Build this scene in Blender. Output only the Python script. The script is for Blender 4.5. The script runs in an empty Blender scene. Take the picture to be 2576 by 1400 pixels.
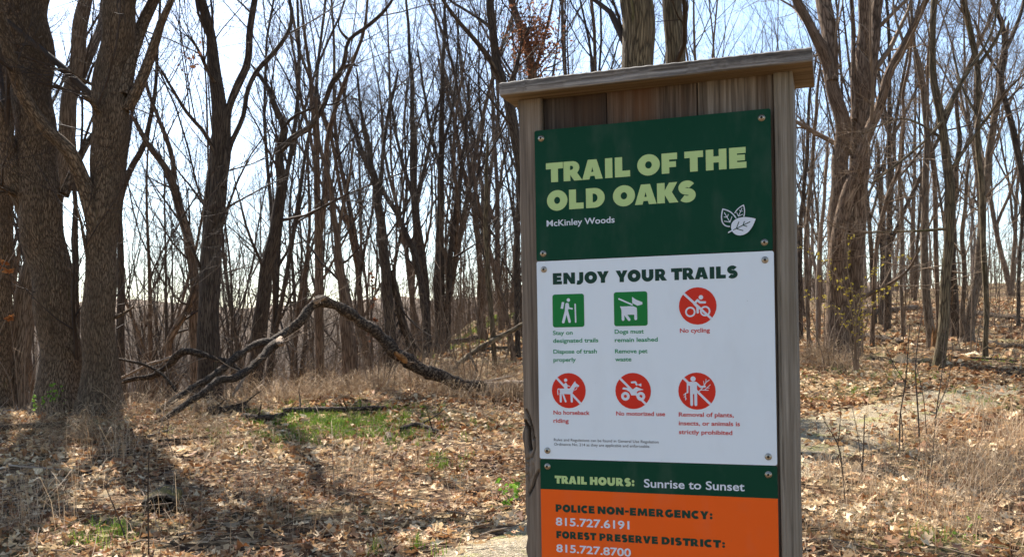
import bpy, math, random
import numpy as np
from mathutils import Matrix, Vector

rng = np.random.default_rng(7)
random.seed(7)
S = bpy.context.scene
C = S.collection
PI = math.pi
R_ = math.radians

# ---------------------------------------------------------------- camera, sky, sun, exposure
ROLL = 0.0166
FPX = 2309.0                       # focal length in the units of a 2575-wide picture
EYE = 1.6
sr, cr = math.sin(ROLL), math.cos(ROLL)
cam_d = bpy.data.cameras.new('camera'); cam = bpy.data.objects.new('camera', cam_d); C.objects.link(cam)
cam_d.sensor_width = 36; cam_d.lens = 32.28; cam_d.shift_y = 0.058
cam_d.clip_start = 0.05; cam_d.clip_end = 5000
cam.matrix_world = Matrix(((cr, sr, 0, 0), (0, 0, -1, 0), (-sr, cr, 0, EYE), (0, 0, 0, 1)))
cam_d.dof.use_dof = True; cam_d.dof.focus_distance = 2.6; cam_d.dof.aperture_fstop = 20
S.camera = cam
SUN_EL, SUN_AZ = 46.0, -27.0        # azimuth from straight ahead (+Y), negative = to the left
w = bpy.data.worlds.new('World'); S.world = w; w.use_nodes = True
wn = w.node_tree; bg = wn.nodes['Background']
sky = wn.nodes.new('ShaderNodeTexSky'); sky.sky_type = 'NISHITA'; sky.sun_disc = False
sky.sun_elevation = R_(SUN_EL); sky.sun_rotation = R_(SUN_AZ)
sky.air_density = 1.0; sky.dust_density = .7; sky.ozone_density = 1.1
wn.links.new(sky.outputs[0], bg.inputs[0]); bg.inputs[1].default_value = 0.09
ld = bpy.data.lights.new('sun', 'SUN'); ld.energy = 5.0; ld.angle = R_(0.53); ld.color = (1, .94, .85)
sun = bpy.data.objects.new('sun', ld); C.objects.link(sun)
sdir = Vector((math.sin(R_(SUN_AZ)) * math.cos(R_(SUN_EL)), math.cos(R_(SUN_AZ)) * math.cos(R_(SUN_EL)), math.sin(R_(SUN_EL))))
sun.rotation_euler = sdir.to_track_quat('Z', 'Y').to_euler(); sun.location = (-20, 30, 40)
vs = S.view_settings; vs.view_transform = 'Standard'; vs.look = 'None'; vs.gamma = 1; vs.use_curve_mapping = False
vs.exposure = 1.68
S.cycles.max_bounces = 6; S.cycles.diffuse_bounces = 3; S.cycles.transparent_max_bounces = 8

# ---------------------------------------------------------------- mesh helpers
def px(x, y, d):
    r = (x - 1287.5) / FPX * d; u = -(y - 849) / FPX * d
    return np.array([r * cr + u * sr, d, -r * sr + u * cr + EYE])

def norm(v):
    return v / np.maximum(np.linalg.norm(v, axis=-1, keepdims=True), 1e-9)

class MB:
    """collects polygons, links them as one mesh object"""
    def __init__(s):
        s.v = []; s.f = {3: [], 4: []}; s.n = 0; s.m = {3: [], 4: []}; s.bk = []; s.tint = []
    def add(s, v, f, mat=0, bk=None, tint=0.5):
        v = np.asarray(v, float).reshape(-1, 3); f = np.asarray(f, int); k = f.shape[1]
        s.v.append(v); s.f[k].append(f + s.n); s.m[k].append(np.full(len(f), mat, int))
        s.bk.append(np.asarray(bk, float).reshape(-1, 3) if bk is not None else v)
        t = np.asarray(tint, float); s.tint.append(np.full(len(v), float(t)) if t.ndim == 0 else t.ravel())
        s.n += len(v)
    def poly(s, pts, mat=0):
        """an n-gon as a fan round its first point (convex outlines)"""
        n = len(pts); s.add(pts, [(0, i, i + 1) for i in range(1, n - 1)], mat)
    def box(s, x0, x1, y0, y1, z0, z1, mat=0, b=0.0):
        if b <= 0:
            v = [(x, y, z) for z in (z0, z1) for y in (y0, y1) for x in (x0, x1)]
            s.add(v, [(0, 2, 3, 1), (4, 5, 7, 6), (0, 1, 5, 4), (2, 6, 7, 3), (0, 4, 6, 2), (1, 3, 7, 5)], mat)
        else:
            v = []
            for zi, z in ((0, z0), (1, z1)):
                for yi, y in ((0, y0), (1, y1)):
                    for xi, x in ((0, x0), (1, x1)):
                        sx, sy, sz = (1 - 2 * xi) * b, (1 - 2 * yi) * b, (1 - 2 * zi) * b
                        v += [(x, y + sy, z + sz), (x + sx, y, z + sz), (x + sx, y + sy, z)]
            bm_box_faces(s, v, mat)
    def tubes(s, P, R, sides=3, mat=0, seed=0.0, lump=0.0, tint=0.5):
        P = np.asarray(P, float); R = np.asarray(R, float); n, K, _ = P.shape
        T = norm(np.gradient(P, axis=1)); mean = norm(P[:, -1] - P[:, 0])
        ref = np.where((np.abs(mean[:, 0:1]) < 0.7), np.array([[1., 0, 0]]), np.array([[0, 1., 0]]))[:, None, :]
        A = norm(np.cross(T, ref)); B = np.cross(T, A)
        a = np.linspace(0, 2 * PI, sides, endpoint=False)
        L = np.concatenate([np.zeros((n, 1)), np.cumsum(np.linalg.norm(np.diff(P, axis=1), axis=2), axis=1)], 1)
        rr = np.repeat(R[:, :, None], sides, 2)
        if lump > 0:
            ang = a[None, None, :]; l = L[:, :, None]
            w_ = (np.sin(ang * 2 + l * 1.3 + seed) * .5 + np.sin(ang * 3 - l * 2.1 + seed * 2.3) * .35 + np.sin(ang * 5 + l * 3.7 + seed * 3.1) * .25
                  + np.sin(ang * 8 + l * 2.9 + seed) * .12 + np.sin(l * 5 + ang + seed * 5) * .2)
            rr = rr * (1 + lump * w_)
        V = P[:, :, None, :] + rr[..., None] * (np.cos(a)[None, None, :, None] * A[:, :, None, :] + np.sin(a)[None, None, :, None] * B[:, :, None, :])
        r0 = np.maximum(R[:, :1, None], .02)
        bk = np.stack([np.cos(a)[None, None, :] * r0 + 0 * rr, np.sin(a)[None, None, :] * r0 + 0 * rr, L[:, :, None] + 0 * rr], -1)
        bk += (np.arange(n)[:, None, None, None] * 0.37 + seed) % 17.0
        i = np.arange(n)[:, None, None] * K * sides; k = np.arange(K - 1)[None, :, None] * sides; j = np.arange(sides)[None, None, :]; j2 = (j + 1) % sides
        F = np.stack([i + k + j, i + k + j2, i + k + sides + j2, i + k + sides + j], -1).reshape(-1, 4)
        s.add(V.reshape(-1, 3), F, mat, bk.reshape(-1, 3), tint)
    def mesh(s, name, mats, smooth=True):
        me = bpy.data.meshes.new(name)
        v = np.concatenate(s.v); me.vertices.add(len(v)); me.vertices.foreach_set('co', v.ravel())
        idx, start, mi, p = [], [], [], 0
        for k in (3, 4):
            if s.f[k]:
                f = np.concatenate(s.f[k]); idx.append(f.ravel()); start.append(p + np.arange(len(f)) * k); p += f.size; mi.append(np.concatenate(s.m[k]))
        idx = np.concatenate(idx); start = np.concatenate(start); mi = np.concatenate(mi)
        me.loops.add(len(idx)); me.loops.foreach_set('vertex_index', idx.astype(np.int32))
        me.polygons.add(len(start)); me.polygons.foreach_set('loop_start', start.astype(np.int32))
        for m in mats: me.materials.append(m)
        me.polygons.foreach_set('material_index', mi.astype(np.int32)); me.polygons.foreach_set('use_smooth', np.full(len(start), smooth))
        me.update(calc_edges=True)
        at = me.attributes.new('bark', 'FLOAT_VECTOR', 'POINT'); at.data.foreach_set('vector', np.concatenate(s.bk).astype(np.float32).ravel())
        at = me.attributes.new('tint', 'FLOAT', 'POINT'); at.data.foreach_set('value', np.concatenate(s.tint).astype(np.float32))
        return me
    def obj(s, name, mats, parent=None, smooth=True):
        if not isinstance(mats, (list, tuple)): mats = [mats]
        o = bpy.data.objects.new(name, s.mesh(name, mats, smooth)); C.objects.link(o)
        if parent is not None: o.parent = parent
        return o

def bm_box_faces(s, v, mat):
    # chamfered box: corner c has verts 3c (x face), 3c+1 (y face), 3c+2 (z face); c = zi*4+yi*2+xi
    c = lambda z, y, x: (z * 4 + y * 2 + x) * 3
    q, t = [], []
    q += [tuple(c(z, y, 0) for z, y in ((0, 0), (1, 0), (1, 1), (0, 1))), tuple(c(z, y, 1) for z, y in ((0, 0), (0, 1), (1, 1), (1, 0)))]
    q += [tuple(c(z, 0, x) + 1 for z, x in ((0, 0), (0, 1), (1, 1), (1, 0))), tuple(c(z, 1, x) + 1 for z, x in ((0, 0), (1, 0), (1, 1), (0, 1)))]
    q += [tuple(c(0, y, x) + 2 for y, x in ((0, 0), (1, 0), (1, 1), (0, 1))), tuple(c(1, y, x) + 2 for y, x in ((0, 0), (0, 1), (1, 1), (1, 0)))]
    for y in (0, 1):
        for x in (0, 1): q.append((c(0, y, x), c(1, y, x), c(1, y, x) + 1, c(0, y, x) + 1))
    for z in (0, 1):
        for x in (0, 1): q.append((c(z, 0, x), c(z, 1, x), c(z, 1, x) + 2, c(z, 0, x) + 2))
    for z in (0, 1):
        for y in (0, 1): q.append((c(z, y, 0) + 1, c(z, y, 1) + 1, c(z, y, 1) + 2, c(z, y, 0) + 2))
    for k in range(8): t.append((3 * k, 3 * k + 1, 3 * k + 2))
    n0 = s.n; s.add(v, q, mat); s.f[3].append(np.array(t) + n0); s.m[3].append(np.full(8, mat, int))

def tag(o, label=None, cat=None, group=None, kind=None):
    if label: o['label'] = label
    if cat: o['category'] = cat
    if group: o['group'] = group
    if kind: o['kind'] = kind
    return o
def empty(name, loc, label=None, cat=None, group=None, rz=0):
    o = bpy.data.objects.new(name, None); C.objects.link(o); o.location = loc; o.rotation_euler = (0, 0, rz)
    o.empty_display_size = .2
    return tag(o, label, cat, group)

# ---------------------------------------------------------------- materials
def newmat(name, rough=.85, spec=.2):
    m = bpy.data.materials.new(name); m.use_nodes = True; nt = m.node_tree; b = nt.nodes['Principled BSDF']
    b.inputs['Roughness'].default_value = rough; b.inputs['Specular IOR Level'].default_value = spec
    return m, nt, b
def nd(nt, t, **kw):
    n = nt.nodes.new(t)
    for k, v in kw.items():
        if hasattr(n, k): setattr(n, k, v)
        else: n.inputs[k].default_value = v
    return n
def ramp(nt, src, stops, interp='LINEAR'):
    r = nt.nodes.new('ShaderNodeValToRGB'); r.color_ramp.interpolation = interp
    e = r.color_ramp.elements
    while len(e) < len(stops): e.new(.5)
    for i, (p, c) in enumerate(stops): e[i].position = p; e[i].color = (*c, 1) if len(c) == 3 else c
    nt.links.new(src, r.inputs[0]); return r.outputs[0]
def mix(nt, fac, a, b, mode='MIX'):
    m = nt.nodes.new('ShaderNodeMix'); m.data_type = 'RGBA'; m.blend_type = mode
    for s_, i in ((fac, 0), (a, 6), (b, 7)):
        if isinstance(s_, (int, float)): m.inputs[i].default_value = s_
        elif isinstance(s_, tuple): m.inputs[i].default_value = (*s_, 1)
        else: nt.links.new(s_, m.inputs[i])
    return m.outputs[2]
def bump(nt, b, h, strength, dist):
    bp = nt.nodes.new('ShaderNodeBump'); bp.inputs['Strength'].default_value = strength; bp.inputs['Distance'].default_value = dist
    nt.links.new(h, bp.inputs['Height']); nt.links.new(bp.outputs[0], b.inputs['Normal']); return bp
def coord(nt, attr, scale):
    if attr == 'object': c = nt.nodes.new('ShaderNodeTexCoord').outputs['Object']
    elif attr == 'position': c = nt.nodes.new('ShaderNodeNewGeometry').outputs['Position']
    else:
        a = nt.nodes.new('ShaderNodeAttribute'); a.attribute_name = attr; c = a.outputs['Vector']
    mp = nt.nodes.new('ShaderNodeMapping'); mp.inputs['Scale'].default_value = scale; nt.links.new(c, mp.inputs[0]); return mp.outputs[0]
def noise(nt, vec, scale, detail=4, rough=.55):
    n = nt.nodes.new('ShaderNodeTexNoise'); n.inputs['Scale'].default_value = scale; n.inputs['Detail'].default_value = detail; n.inputs['Roughness'].default_value = rough
    nt.links.new(vec, n.inputs['Vector']); return n.outputs['Fac']
def maths(nt, op, a, b=None):
    m = nt.nodes.new('ShaderNodeMath'); m.operation = op
    for i, s_ in enumerate((a, b)):
        if s_ is None: continue
        if isinstance(s_, (int, float)): m.inputs[i].default_value = s_
        else: nt.links.new(s_, m.inputs[i])
    return m.outputs[0]

def bark_mat(name, dark, mid, pale, moss=None, mossamt=.0, fis=14, bd=.02, stretch=.16):
    m, nt, b = newmat(name, .9, .15)
    v = coord(nt, 'bark', (1, 1, stretch))
    warp = nt.nodes.new('ShaderNodeTexNoise'); warp.inputs['Scale'].default_value = fis * .8; nt.links.new(v, warp.inputs['Vector'])
    vv = mix(nt, .06, v, warp.outputs['Color'])
    vo = nt.nodes.new('ShaderNodeTexVoronoi'); vo.feature = 'DISTANCE_TO_EDGE'; vo.inputs['Scale'].default_value = fis; nt.links.new(vv, vo.inputs['Vector'])
    n1 = noise(nt, coord(nt, 'bark', (1, 1, .35)), fis * 2.2, 6, .65)
    ridge = ramp(nt, vo.outputs['Distance'], [(0, (0, 0, 0)), (.16, (.75,) * 3), (.4, (1,) * 3)])
    h = maths(nt, 'ADD', maths(nt, 'MULTIPLY', ridge, .65), maths(nt, 'MULTIPLY', n1, .5))
    col = ramp(nt, h, [(.1, dark), (.5, mid), (.95, pale)])
    big = noise(nt, coord(nt, 'bark', (1, 1, .5)), 1.7, 3)
    col = mix(nt, ramp(nt, big, [(.35, (0, 0, 0)), (.7, (.6,) * 3)]), col, tuple(x * .6 for x in mid))
    if moss:
        mn = noise(nt, coord(nt, 'bark', (1, 1, .4)), 3.5, 5, .65)
        col = mix(nt, ramp(nt, mn, [(.62 - mossamt, (0, 0, 0)), (.74 - mossamt, (.8,) * 3)]), col, moss)
    nt.links.new(col, b.inputs['Base Color']); bump(nt, b, h, .9, bd); return m

def flat(name, col, rough=.8, spec=.2, metal=0, var=0.0, vs_=40, trans=0):
    m, nt, b = newmat(name, rough, spec); b.inputs['Metallic'].default_value = metal
    if var:
        n = noise(nt, coord(nt, 'position', (1, 1, 1)), vs_, 4)
        c = ramp(nt, n, [(.3, tuple(x * (1 - var) for x in col)), (.7, tuple(min(1, x * (1 + var)) for x in col))]); nt.links.new(c, b.inputs['Base Color'])
    else: b.inputs['Base Color'].default_value = (*col, 1)
    return m
def leafy(name, stops, trans=.35, rough=.7):
    """thin leaf or blade: colour by its own tint, a share of the light goes through"""
    m, nt, b = newmat(name, rough, .25)
    a = nt.nodes.new('ShaderNodeAttribute'); a.attribute_name = 'tint'
    c = ramp(nt, a.outputs['Fac'], stops)
    n = noise(nt, coord(nt, 'position', (1, 1, 1)), 60, 3)
    c = mix(nt, .35, c, ramp(nt, n, [(.3, (.45,) * 3), (.7, (1.3,) * 3)]), 'MULTIPLY')
    nt.links.new(c, b.inputs['Base Color'])
    t = nt.nodes.new('ShaderNodeBsdfTranslucent'); nt.links.new(c, t.inputs[0])
    ms = nt.nodes.new('ShaderNodeMixShader'); ms.inputs[0].default_value = trans
    nt.links.new(b.outputs[0], ms.inputs[1]); nt.links.new(t.outputs[0], ms.inputs[2]); nt.links.new(ms.outputs[0], nt.nodes['Material Output'].inputs[0]); return m

M_oak = bark_mat('oak_bark', (.008, .005, .003), (.115, .078, .048), (.29, .205, .13), (.10, .08, .03), .0, 24, .028, .34)
M_dark = bark_mat('dark_bark', (.010, .007, .005), (.058, .042, .031), (.16, .12, .085), (.07, .07, .03), -.03, 22, .012)
M_grey = bark_mat('grey_bark', (.025, .017, .011), (.13, .095, .066), (.32, .245, .175), (.10, .095, .05), -.04, 20, .012)
M_warm = bark_mat('reddish_bark', (.022, .013, .008), (.12, .078, .050), (.29, .20, .135), None, 0, 18, .012)
M_moss = bark_mat('mossy_bark', (.016, .012, .007), (.10, .075, .045), (.24, .185, .11), (.105, .095, .03), .03, 16, .02)
M_twig = flat('twig_bark', (.055, .040, .030), .85, .2, 0, .35, 2)
M_twigp = flat('pale_twig_bark', (.19, .135, .09), .85, .2, 0, .35, 2)
M_dead = bark_mat('dead_bark', (.008, .006, .005), (.045, .032, .023), (.17, .125, .085), (.26, .23, .08), -.05, 34, .02, .5)
M_pale = bark_mat('bare_dead_wood', (.08, .055, .04), (.27, .2, .145), (.46, .37, .28), None, 0, 34, .006, .08)
M_rot = bark_mat('rotten_orange_wood', (.07, .03, .012), (.25, .12, .045), (.4, .22, .09), None, 0, 26, .01, .2)
M_leaf = leafy('dead_oak_leaf', [(0, (.06, .024, .010)), (.32, (.29, .125, .05)), (.62, (.52, .315, .15)), (1, (.88, .69, .43))], .2)
M_mleaf = leafy('clinging_leaf', [(0, (.10, .045, .025)), (1, (.30, .13, .065))], .35)
M_straw = leafy('dry_straw', [(0, (.25, .16, .09)), (1, (.56, .42, .27))], .3)
M_grass = leafy('green_grass', [(0, (.045, .10, .010)), (.6, (.15, .26, .025)), (1, (.30, .36, .06))], .35, .5)
M_green = leafy('fresh_leaf', [(0, (.10, .22, .02)), (1, (.25, .42, .05))], .45, .5)
M_bud = leafy('yellow_bud', [(0, (.38, .30, .03)), (1, (.62, .5, .08))], .4)

# ---------------------------------------------------------------- terrain
CP = []
def cp(x, y, d): CP.append(tuple(px(x, y, d)))
for a in ((100, 1040, 15.3), (250, 1048, 15), (20, 1036, 16.5), (420, 1040, 14.5), (600, 1022, 15.5), (800, 1012, 16), (1000, 1000, 17), (1290, 985, 18.5),
          (528, 1010, 17), (850, 985, 22), (950, 960, 25), (1000, 925, 30), (1150, 885, 34), (1060, 880, 36), (1200, 850, 39), (1300, 790, 50), (1180, 800, 56), (1290, 940, 23),
          (1615, 1075, 14), (2030, 950, 18), (2120, 897, 21.5), (2362, 920, 19), (2550, 1000, 15.2), (2550, 905, 20), (2400, 850, 27), (2550, 780, 37), (2550, 715, 60), (2300, 765, 46),
          (2040, 860, 27), (2040, 790, 45), (2050, 1140, 11.4), (2300, 1180, 10.4), (2560, 1230, 9.2), (1700, 950, 20), (1700, 870, 32), (1700, 800, 55)):
    cp(*a)
for X in (-8, -4, 0, 4, 8): CP.append((X, 6.5, 0)); CP.append((X, 2.5, 0))
CP += [(-8, 10, .02), (-3, 10, .03), (0, 10.5, .03), (3, 10, .1), (-11, 22, -.35), (-6, 23, -.9), (-16, 28, -1.3), (-9, 32, -3.4), (-14, 50, -8), (-9, 50, -4.5), (-35, 60, -10),
       (-20, 100, -17), (-60, 90, -16), (0, 100, 3), (-60, 200, -24), (0, 200, 2), (60, 200, 3), (40, 90, 5.5), (20, 100, 4), (70, 80, 7), (15, 16, .5), (25, 20, 1.3), (35, 40, 3.2), (-20, 16, .1), (-25, 20, -.2), (10, 10, .2), (-14, 10, .1),
       (-200, 600, -30), (0, 600, -28), (200, 600, 0), (-300, 200, -22), (200, 100, 10)]
CP = np.array(CP)
def uv_(x, y):
    r = np.maximum(np.hypot(x, y), 3.0); f = np.minimum(1, np.hypot(x, y) / 3.0); return np.stack([np.arctan2(x, np.maximum(y, .001)) * 2.2 * f, np.log(r) * 1.6], -1)
_c = uv_(CP[:, 0], CP[:, 1])
def _k(a, b):
    d = np.linalg.norm(a[:, None, :] - b[None, :, :], axis=2); return np.sqrt(d * d + .02)
# heights divided by distance so that the surface stays smooth near the viewer
_r = np.maximum(np.hypot(CP[:, 0], CP[:, 1]), 3)
_w = np.linalg.solve(_k(_c, _c) - .02 * np.eye(len(_c)), CP[:, 2] / _r)
def G(x, y):
    x = np.atleast_1d(np.asarray(x, float)); y = np.atleast_1d(np.asarray(y, float)); out = np.zeros(len(x)); r = np.maximum(np.hypot(x, y), 3)
    for i in range(0, len(x), 20000):
        j = slice(i, i + 20000)
        z = _k(uv_(x[j], y[j]), _c) @ _w * r[j]
        f = np.clip((y[j] - 1) / 4, 0, 1) * np.clip((r[j] - 4) / 3, 0, 1); f = f * f * (3 - 2 * f); z = z * f
        z = z + (.035 * np.sin(x[j] * 1.3 + 1) * np.sin(y[j] * 1.1) + .02 * np.sin(x[j] * 3.1 + y[j] * 2.3) + .012 * np.sin(x[j] * 6.1 - y[j] * 5.3)) * np.clip(r[j] / 6, 0, 1)
        out[j] = z
    return out
def G1(x, y): return float(G([x], [y])[0])
def gp(x, y, dmax=90):
    """the ground point seen at (x, y)"""
    d = np.exp(np.linspace(math.log(3), math.log(dmax), 700)); P = np.array([px(x, y, q) for q in d]); g = P[:, 2] - G(P[:, 0], P[:, 1])
    k = np.argmax(g < 0) if (g < 0).any() else len(d) - 1
    p = P[k]; p[2] = G1(p[0], p[1]); return p

def litter_mat():
    m, nt, b = newmat('leaf_litter_soil', .95, .1)
    v = coord(nt, 'position', (1, 1, 1))
    vo = nt.nodes.new('ShaderNodeTexVoronoi'); vo.inputs['Scale'].default_value = 13; nt.links.new(v, vo.inputs['Vector'])
    sep = nt.nodes.new('ShaderNodeSeparateColor'); nt.links.new(vo.outputs['Color'], sep.inputs[0])
    c1 = ramp(nt, sep.outputs[0], [(0, (.03, .017, .01)), (.45, (.11, .06, .03)), (.8, (.33, .21, .11)), (1, (.6, .45, .28))])
    n1 = noise(nt, v, 30, 6, .7)
    c2 = mix(nt, .5, c1, ramp(nt, n1, [(.3, (.25,) * 3), (.65, (1.15,) * 3)]), 'MULTIPLY')
    n2 = noise(nt, v, .45, 4, .6)
    c3 = mix(nt, ramp(nt, n2, [(.5, (0,) * 3), (.72, (.45,) * 3)]), c2, (.15, .17, .05))
    nt.links.new(c3, b.inputs['Base Color'])
    bump(nt, b, maths(nt, 'ADD', n1, maths(nt, 'MULTIPLY', vo.outputs['Distance'], 1.2)), .8, .06); return m
def trail_mat():
    m, nt, b = newmat('packed_gravel', .95, .15)
    v = coord(nt, 'position', (1, 1, 1))
    vo = nt.nodes.new('ShaderNodeTexVoronoi'); vo.inputs['Scale'].default_value = 55; nt.links.new(v, vo.inputs['Vector'])
    sep = nt.nodes.new('ShaderNodeSeparateColor'); nt.links.new(vo.outputs['Color'], sep.inputs[0])
    c = ramp(nt, sep.outputs[0], [(0, (.13, .10, .06)), (.5, (.31, .25, .16)), (1, (.52, .43, .30))])
    n1 = noise(nt, v, 1.3, 6, .7); n3 = noise(nt, v, 18, 6, .75)
    c = mix(nt, ramp(nt, n1, [(.42, (0,) * 3), (.6, (.75,) * 3)]), c, (.34, .265, .16))
    n2 = noise(nt, v, 2.1, 5, .7)
    c = mix(nt, ramp(nt, n2, [(.52, (0,) * 3), (.63, (.7,) * 3)]), c, (.27, .26, .075))
    c = mix(nt, .5, c, ramp(nt, n3, [(.35, (.3,) * 3), (.6, (1.15,) * 3)]), 'MULTIPLY')
    nt.links.new(c, b.inputs['Base Color']); bump(nt, b, maths(nt, 'ADD', vo.outputs['Distance'], n3), .7, .03); return m
M_litter = litter_mat(); M_trail = trail_mat()
gx = np.sinh(np.linspace(-6.2, 6.2, 300)) * 2.6; gy = 8 + np.sinh(np.linspace(-3.2, 5.7, 340)) * 4.2
XX, YY = np.meshgrid(gx, gy); ZZ = G(XX.ravel(), YY.ravel())
nx, ny = len(gx), len(gy)
ii = np.arange(nx - 1)[None, :] + np.arange(ny - 1)[:, None] * nx
mb = MB(); mb.add(np.stack([XX.ravel(), YY.ravel(), ZZ], 1), np.stack([ii, ii + 1, ii + 1 + nx, ii + nx], -1).reshape(-1, 4))
ground = tag(mb.obj('ground', M_litter), 'leaf strewn woodland floor rising to the right of the sign', kind='structure')

# trail: centre line and half width along it
TC = np.array([(-.9, 3.0, 1.0), (.2, 6.2, .95), (1.2, 8.3, .95), (2.6, 10.6, 1.05), (4.3, 12.8, 1.0), (6.6, 14.7, .85), (9.2, 16.0, .7), (13, 17.0, .7), (19, 17.6, .7)])
def smooth_path(A, n):
    A = np.asarray(A, float); t = np.concatenate([[0], np.cumsum(np.maximum(np.linalg.norm(np.diff(A[:, :min(3, A.shape[1])], axis=0), axis=1), 1e-6))]); q = np.linspace(0, t[-1], n)
    m = np.gradient(A, t, axis=0); k = np.clip(np.searchsorted(t, q, side='right') - 1, 0, len(t) - 2); h = (t[k + 1] - t[k]); s_ = ((q - t[k]) / h)[:, None]; h = h[:, None]
    return (2 * s_**3 - 3 * s_**2 + 1) * A[k] + (s_**3 - 2 * s_**2 + s_) * h * m[k] + (-2 * s_**3 + 3 * s_**2) * A[k + 1] + (s_**3 - s_**2) * h * m[k + 1]
tc = smooth_path(TC, 160)
tn = norm(np.gradient(tc[:, :2], axis=0)); tn = np.stack([-tn[:, 1], tn[:, 0]], 1)
wv = np.linspace(-1, 1, 17); tp = []
for i in range(160):
    e1 = tc[i, 2] * (1 + .12 * math.sin(i * .35) + .08 * math.sin(i * .93)); e2 = tc[i, 2] * (1 + .12 * math.sin(i * .29 + 2) + .08 * math.sin(i * 1.1))
    for a in wv: tp.append(tc[i, :2] + tn[i] * a * (e1 if a > 0 else e2))
tp = np.array(tp); tz = G(tp[:, 0], tp[:, 1]) + np.tile(.022 - .05 * np.abs(wv)**6, 160)
ii = np.arange(16)[None, :] + np.arange(159)[:, None] * 17
mb = MB(); mb.add(np.column_stack([tp, tz]), np.stack([ii, ii + 17, ii + 18, ii + 1], -1).reshape(-1, 4))
trail = tag(mb.obj('trail_path', M_trail), 'packed gravel footpath curving behind the sign', kind='structure')
def on_trail(x, y):
    d = np.full(len(x), 99.)
    for i in range(0, 160, 2): d = np.minimum(d, np.hypot(x - tc[i, 0], y - tc[i, 1]) / tc[i, 2])
    return d

# far hills
mb = MB(); hx = np.linspace(-1500, 1500, 90); rows = []
top = 46 + 9 * np.sin(hx / 310 + 1) + 8 * np.sin(hx / 120) + 3 * np.sin(hx / 37) + 2 * np.random.default_rng(2).standard_normal(len(hx))
for yy, zz in ((820, top * 0 - 45), (900, top * .75), (980, top), (1300, top * 0 - 60)): rows.append(np.column_stack([hx, np.full(90, yy), zz]))
ii = np.arange(89)[None, :] + np.arange(3)[:, None] * 90
mb.add(np.concatenate(rows), np.stack([ii, ii + 1, ii + 91, ii + 90], -1).reshape(-1, 4))
tag(mb.obj('hills', flat('wooded_hill', (.145, .105, .075), .95, .1, 0, .55, .03)), 'low bluish grey wooded ridge beyond the valley', kind='structure')

# ---------------------------------------------------------------- trees
def lerp_at(P, R, t):
    n, K, _ = P.shape; f = t * (K - 1); k = np.minimum(f.astype(int), K - 2); s_ = (f - k)[..., None]; i = np.arange(n)[:, None]
    p = P[i, k] * (1 - s_) + P[i, k + 1] * s_; d = norm(P[i, k + 1] - P[i, k]); r = R[i, k] * (1 - s_[..., 0]) + R[i, k + 1] * s_[..., 0]
    return p, d, r
def grow(P, R, m, ang, length, K=5, t0=.25, t1=1., rf=.6, rmin=.003, up=.35, wob=.12, rcap=None, g=rng):
    n = len(P); t = t0 + (t1 - t0) * (np.arange(m)[None, :] + g.random((n, m))) / m
    p, d, r = lerp_at(P, R, np.clip(t, 0, .999))
    az = g.random((n, m)) * 2 * PI; a = ang * (1 + .35 * g.standard_normal((n, m)))
    ref = norm(np.cross(d, norm(g.standard_normal((n, m, 3))))); dirn = norm(d * np.cos(a)[..., None] + ref * np.sin(a)[..., None])
    L = length * (.55 + .75 * g.random((n, m))) * (1.25 - .6 * t)
    r0 = np.maximum(r * rf, rmin)
    if rcap: r0 = np.minimum(r0, rcap)
    p = p.reshape(-1, 3); dirn = dirn.reshape(-1, 3); L = L.ravel(); r0 = r0.ravel()
    pts = [p]
    for k in range(1, K):
        dirn = norm(dirn + np.array([0, 0, up]) / (K - 1) + wob * g.standard_normal(dirn.shape)); pts.append(pts[-1] + dirn * (L / (K - 1))[:, None])
    Q = np.stack(pts, 1); RR = r0[:, None] * np.linspace(1, .25, K)[None, :]
    return Q, np.maximum(RR, rmin * .6)

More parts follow.
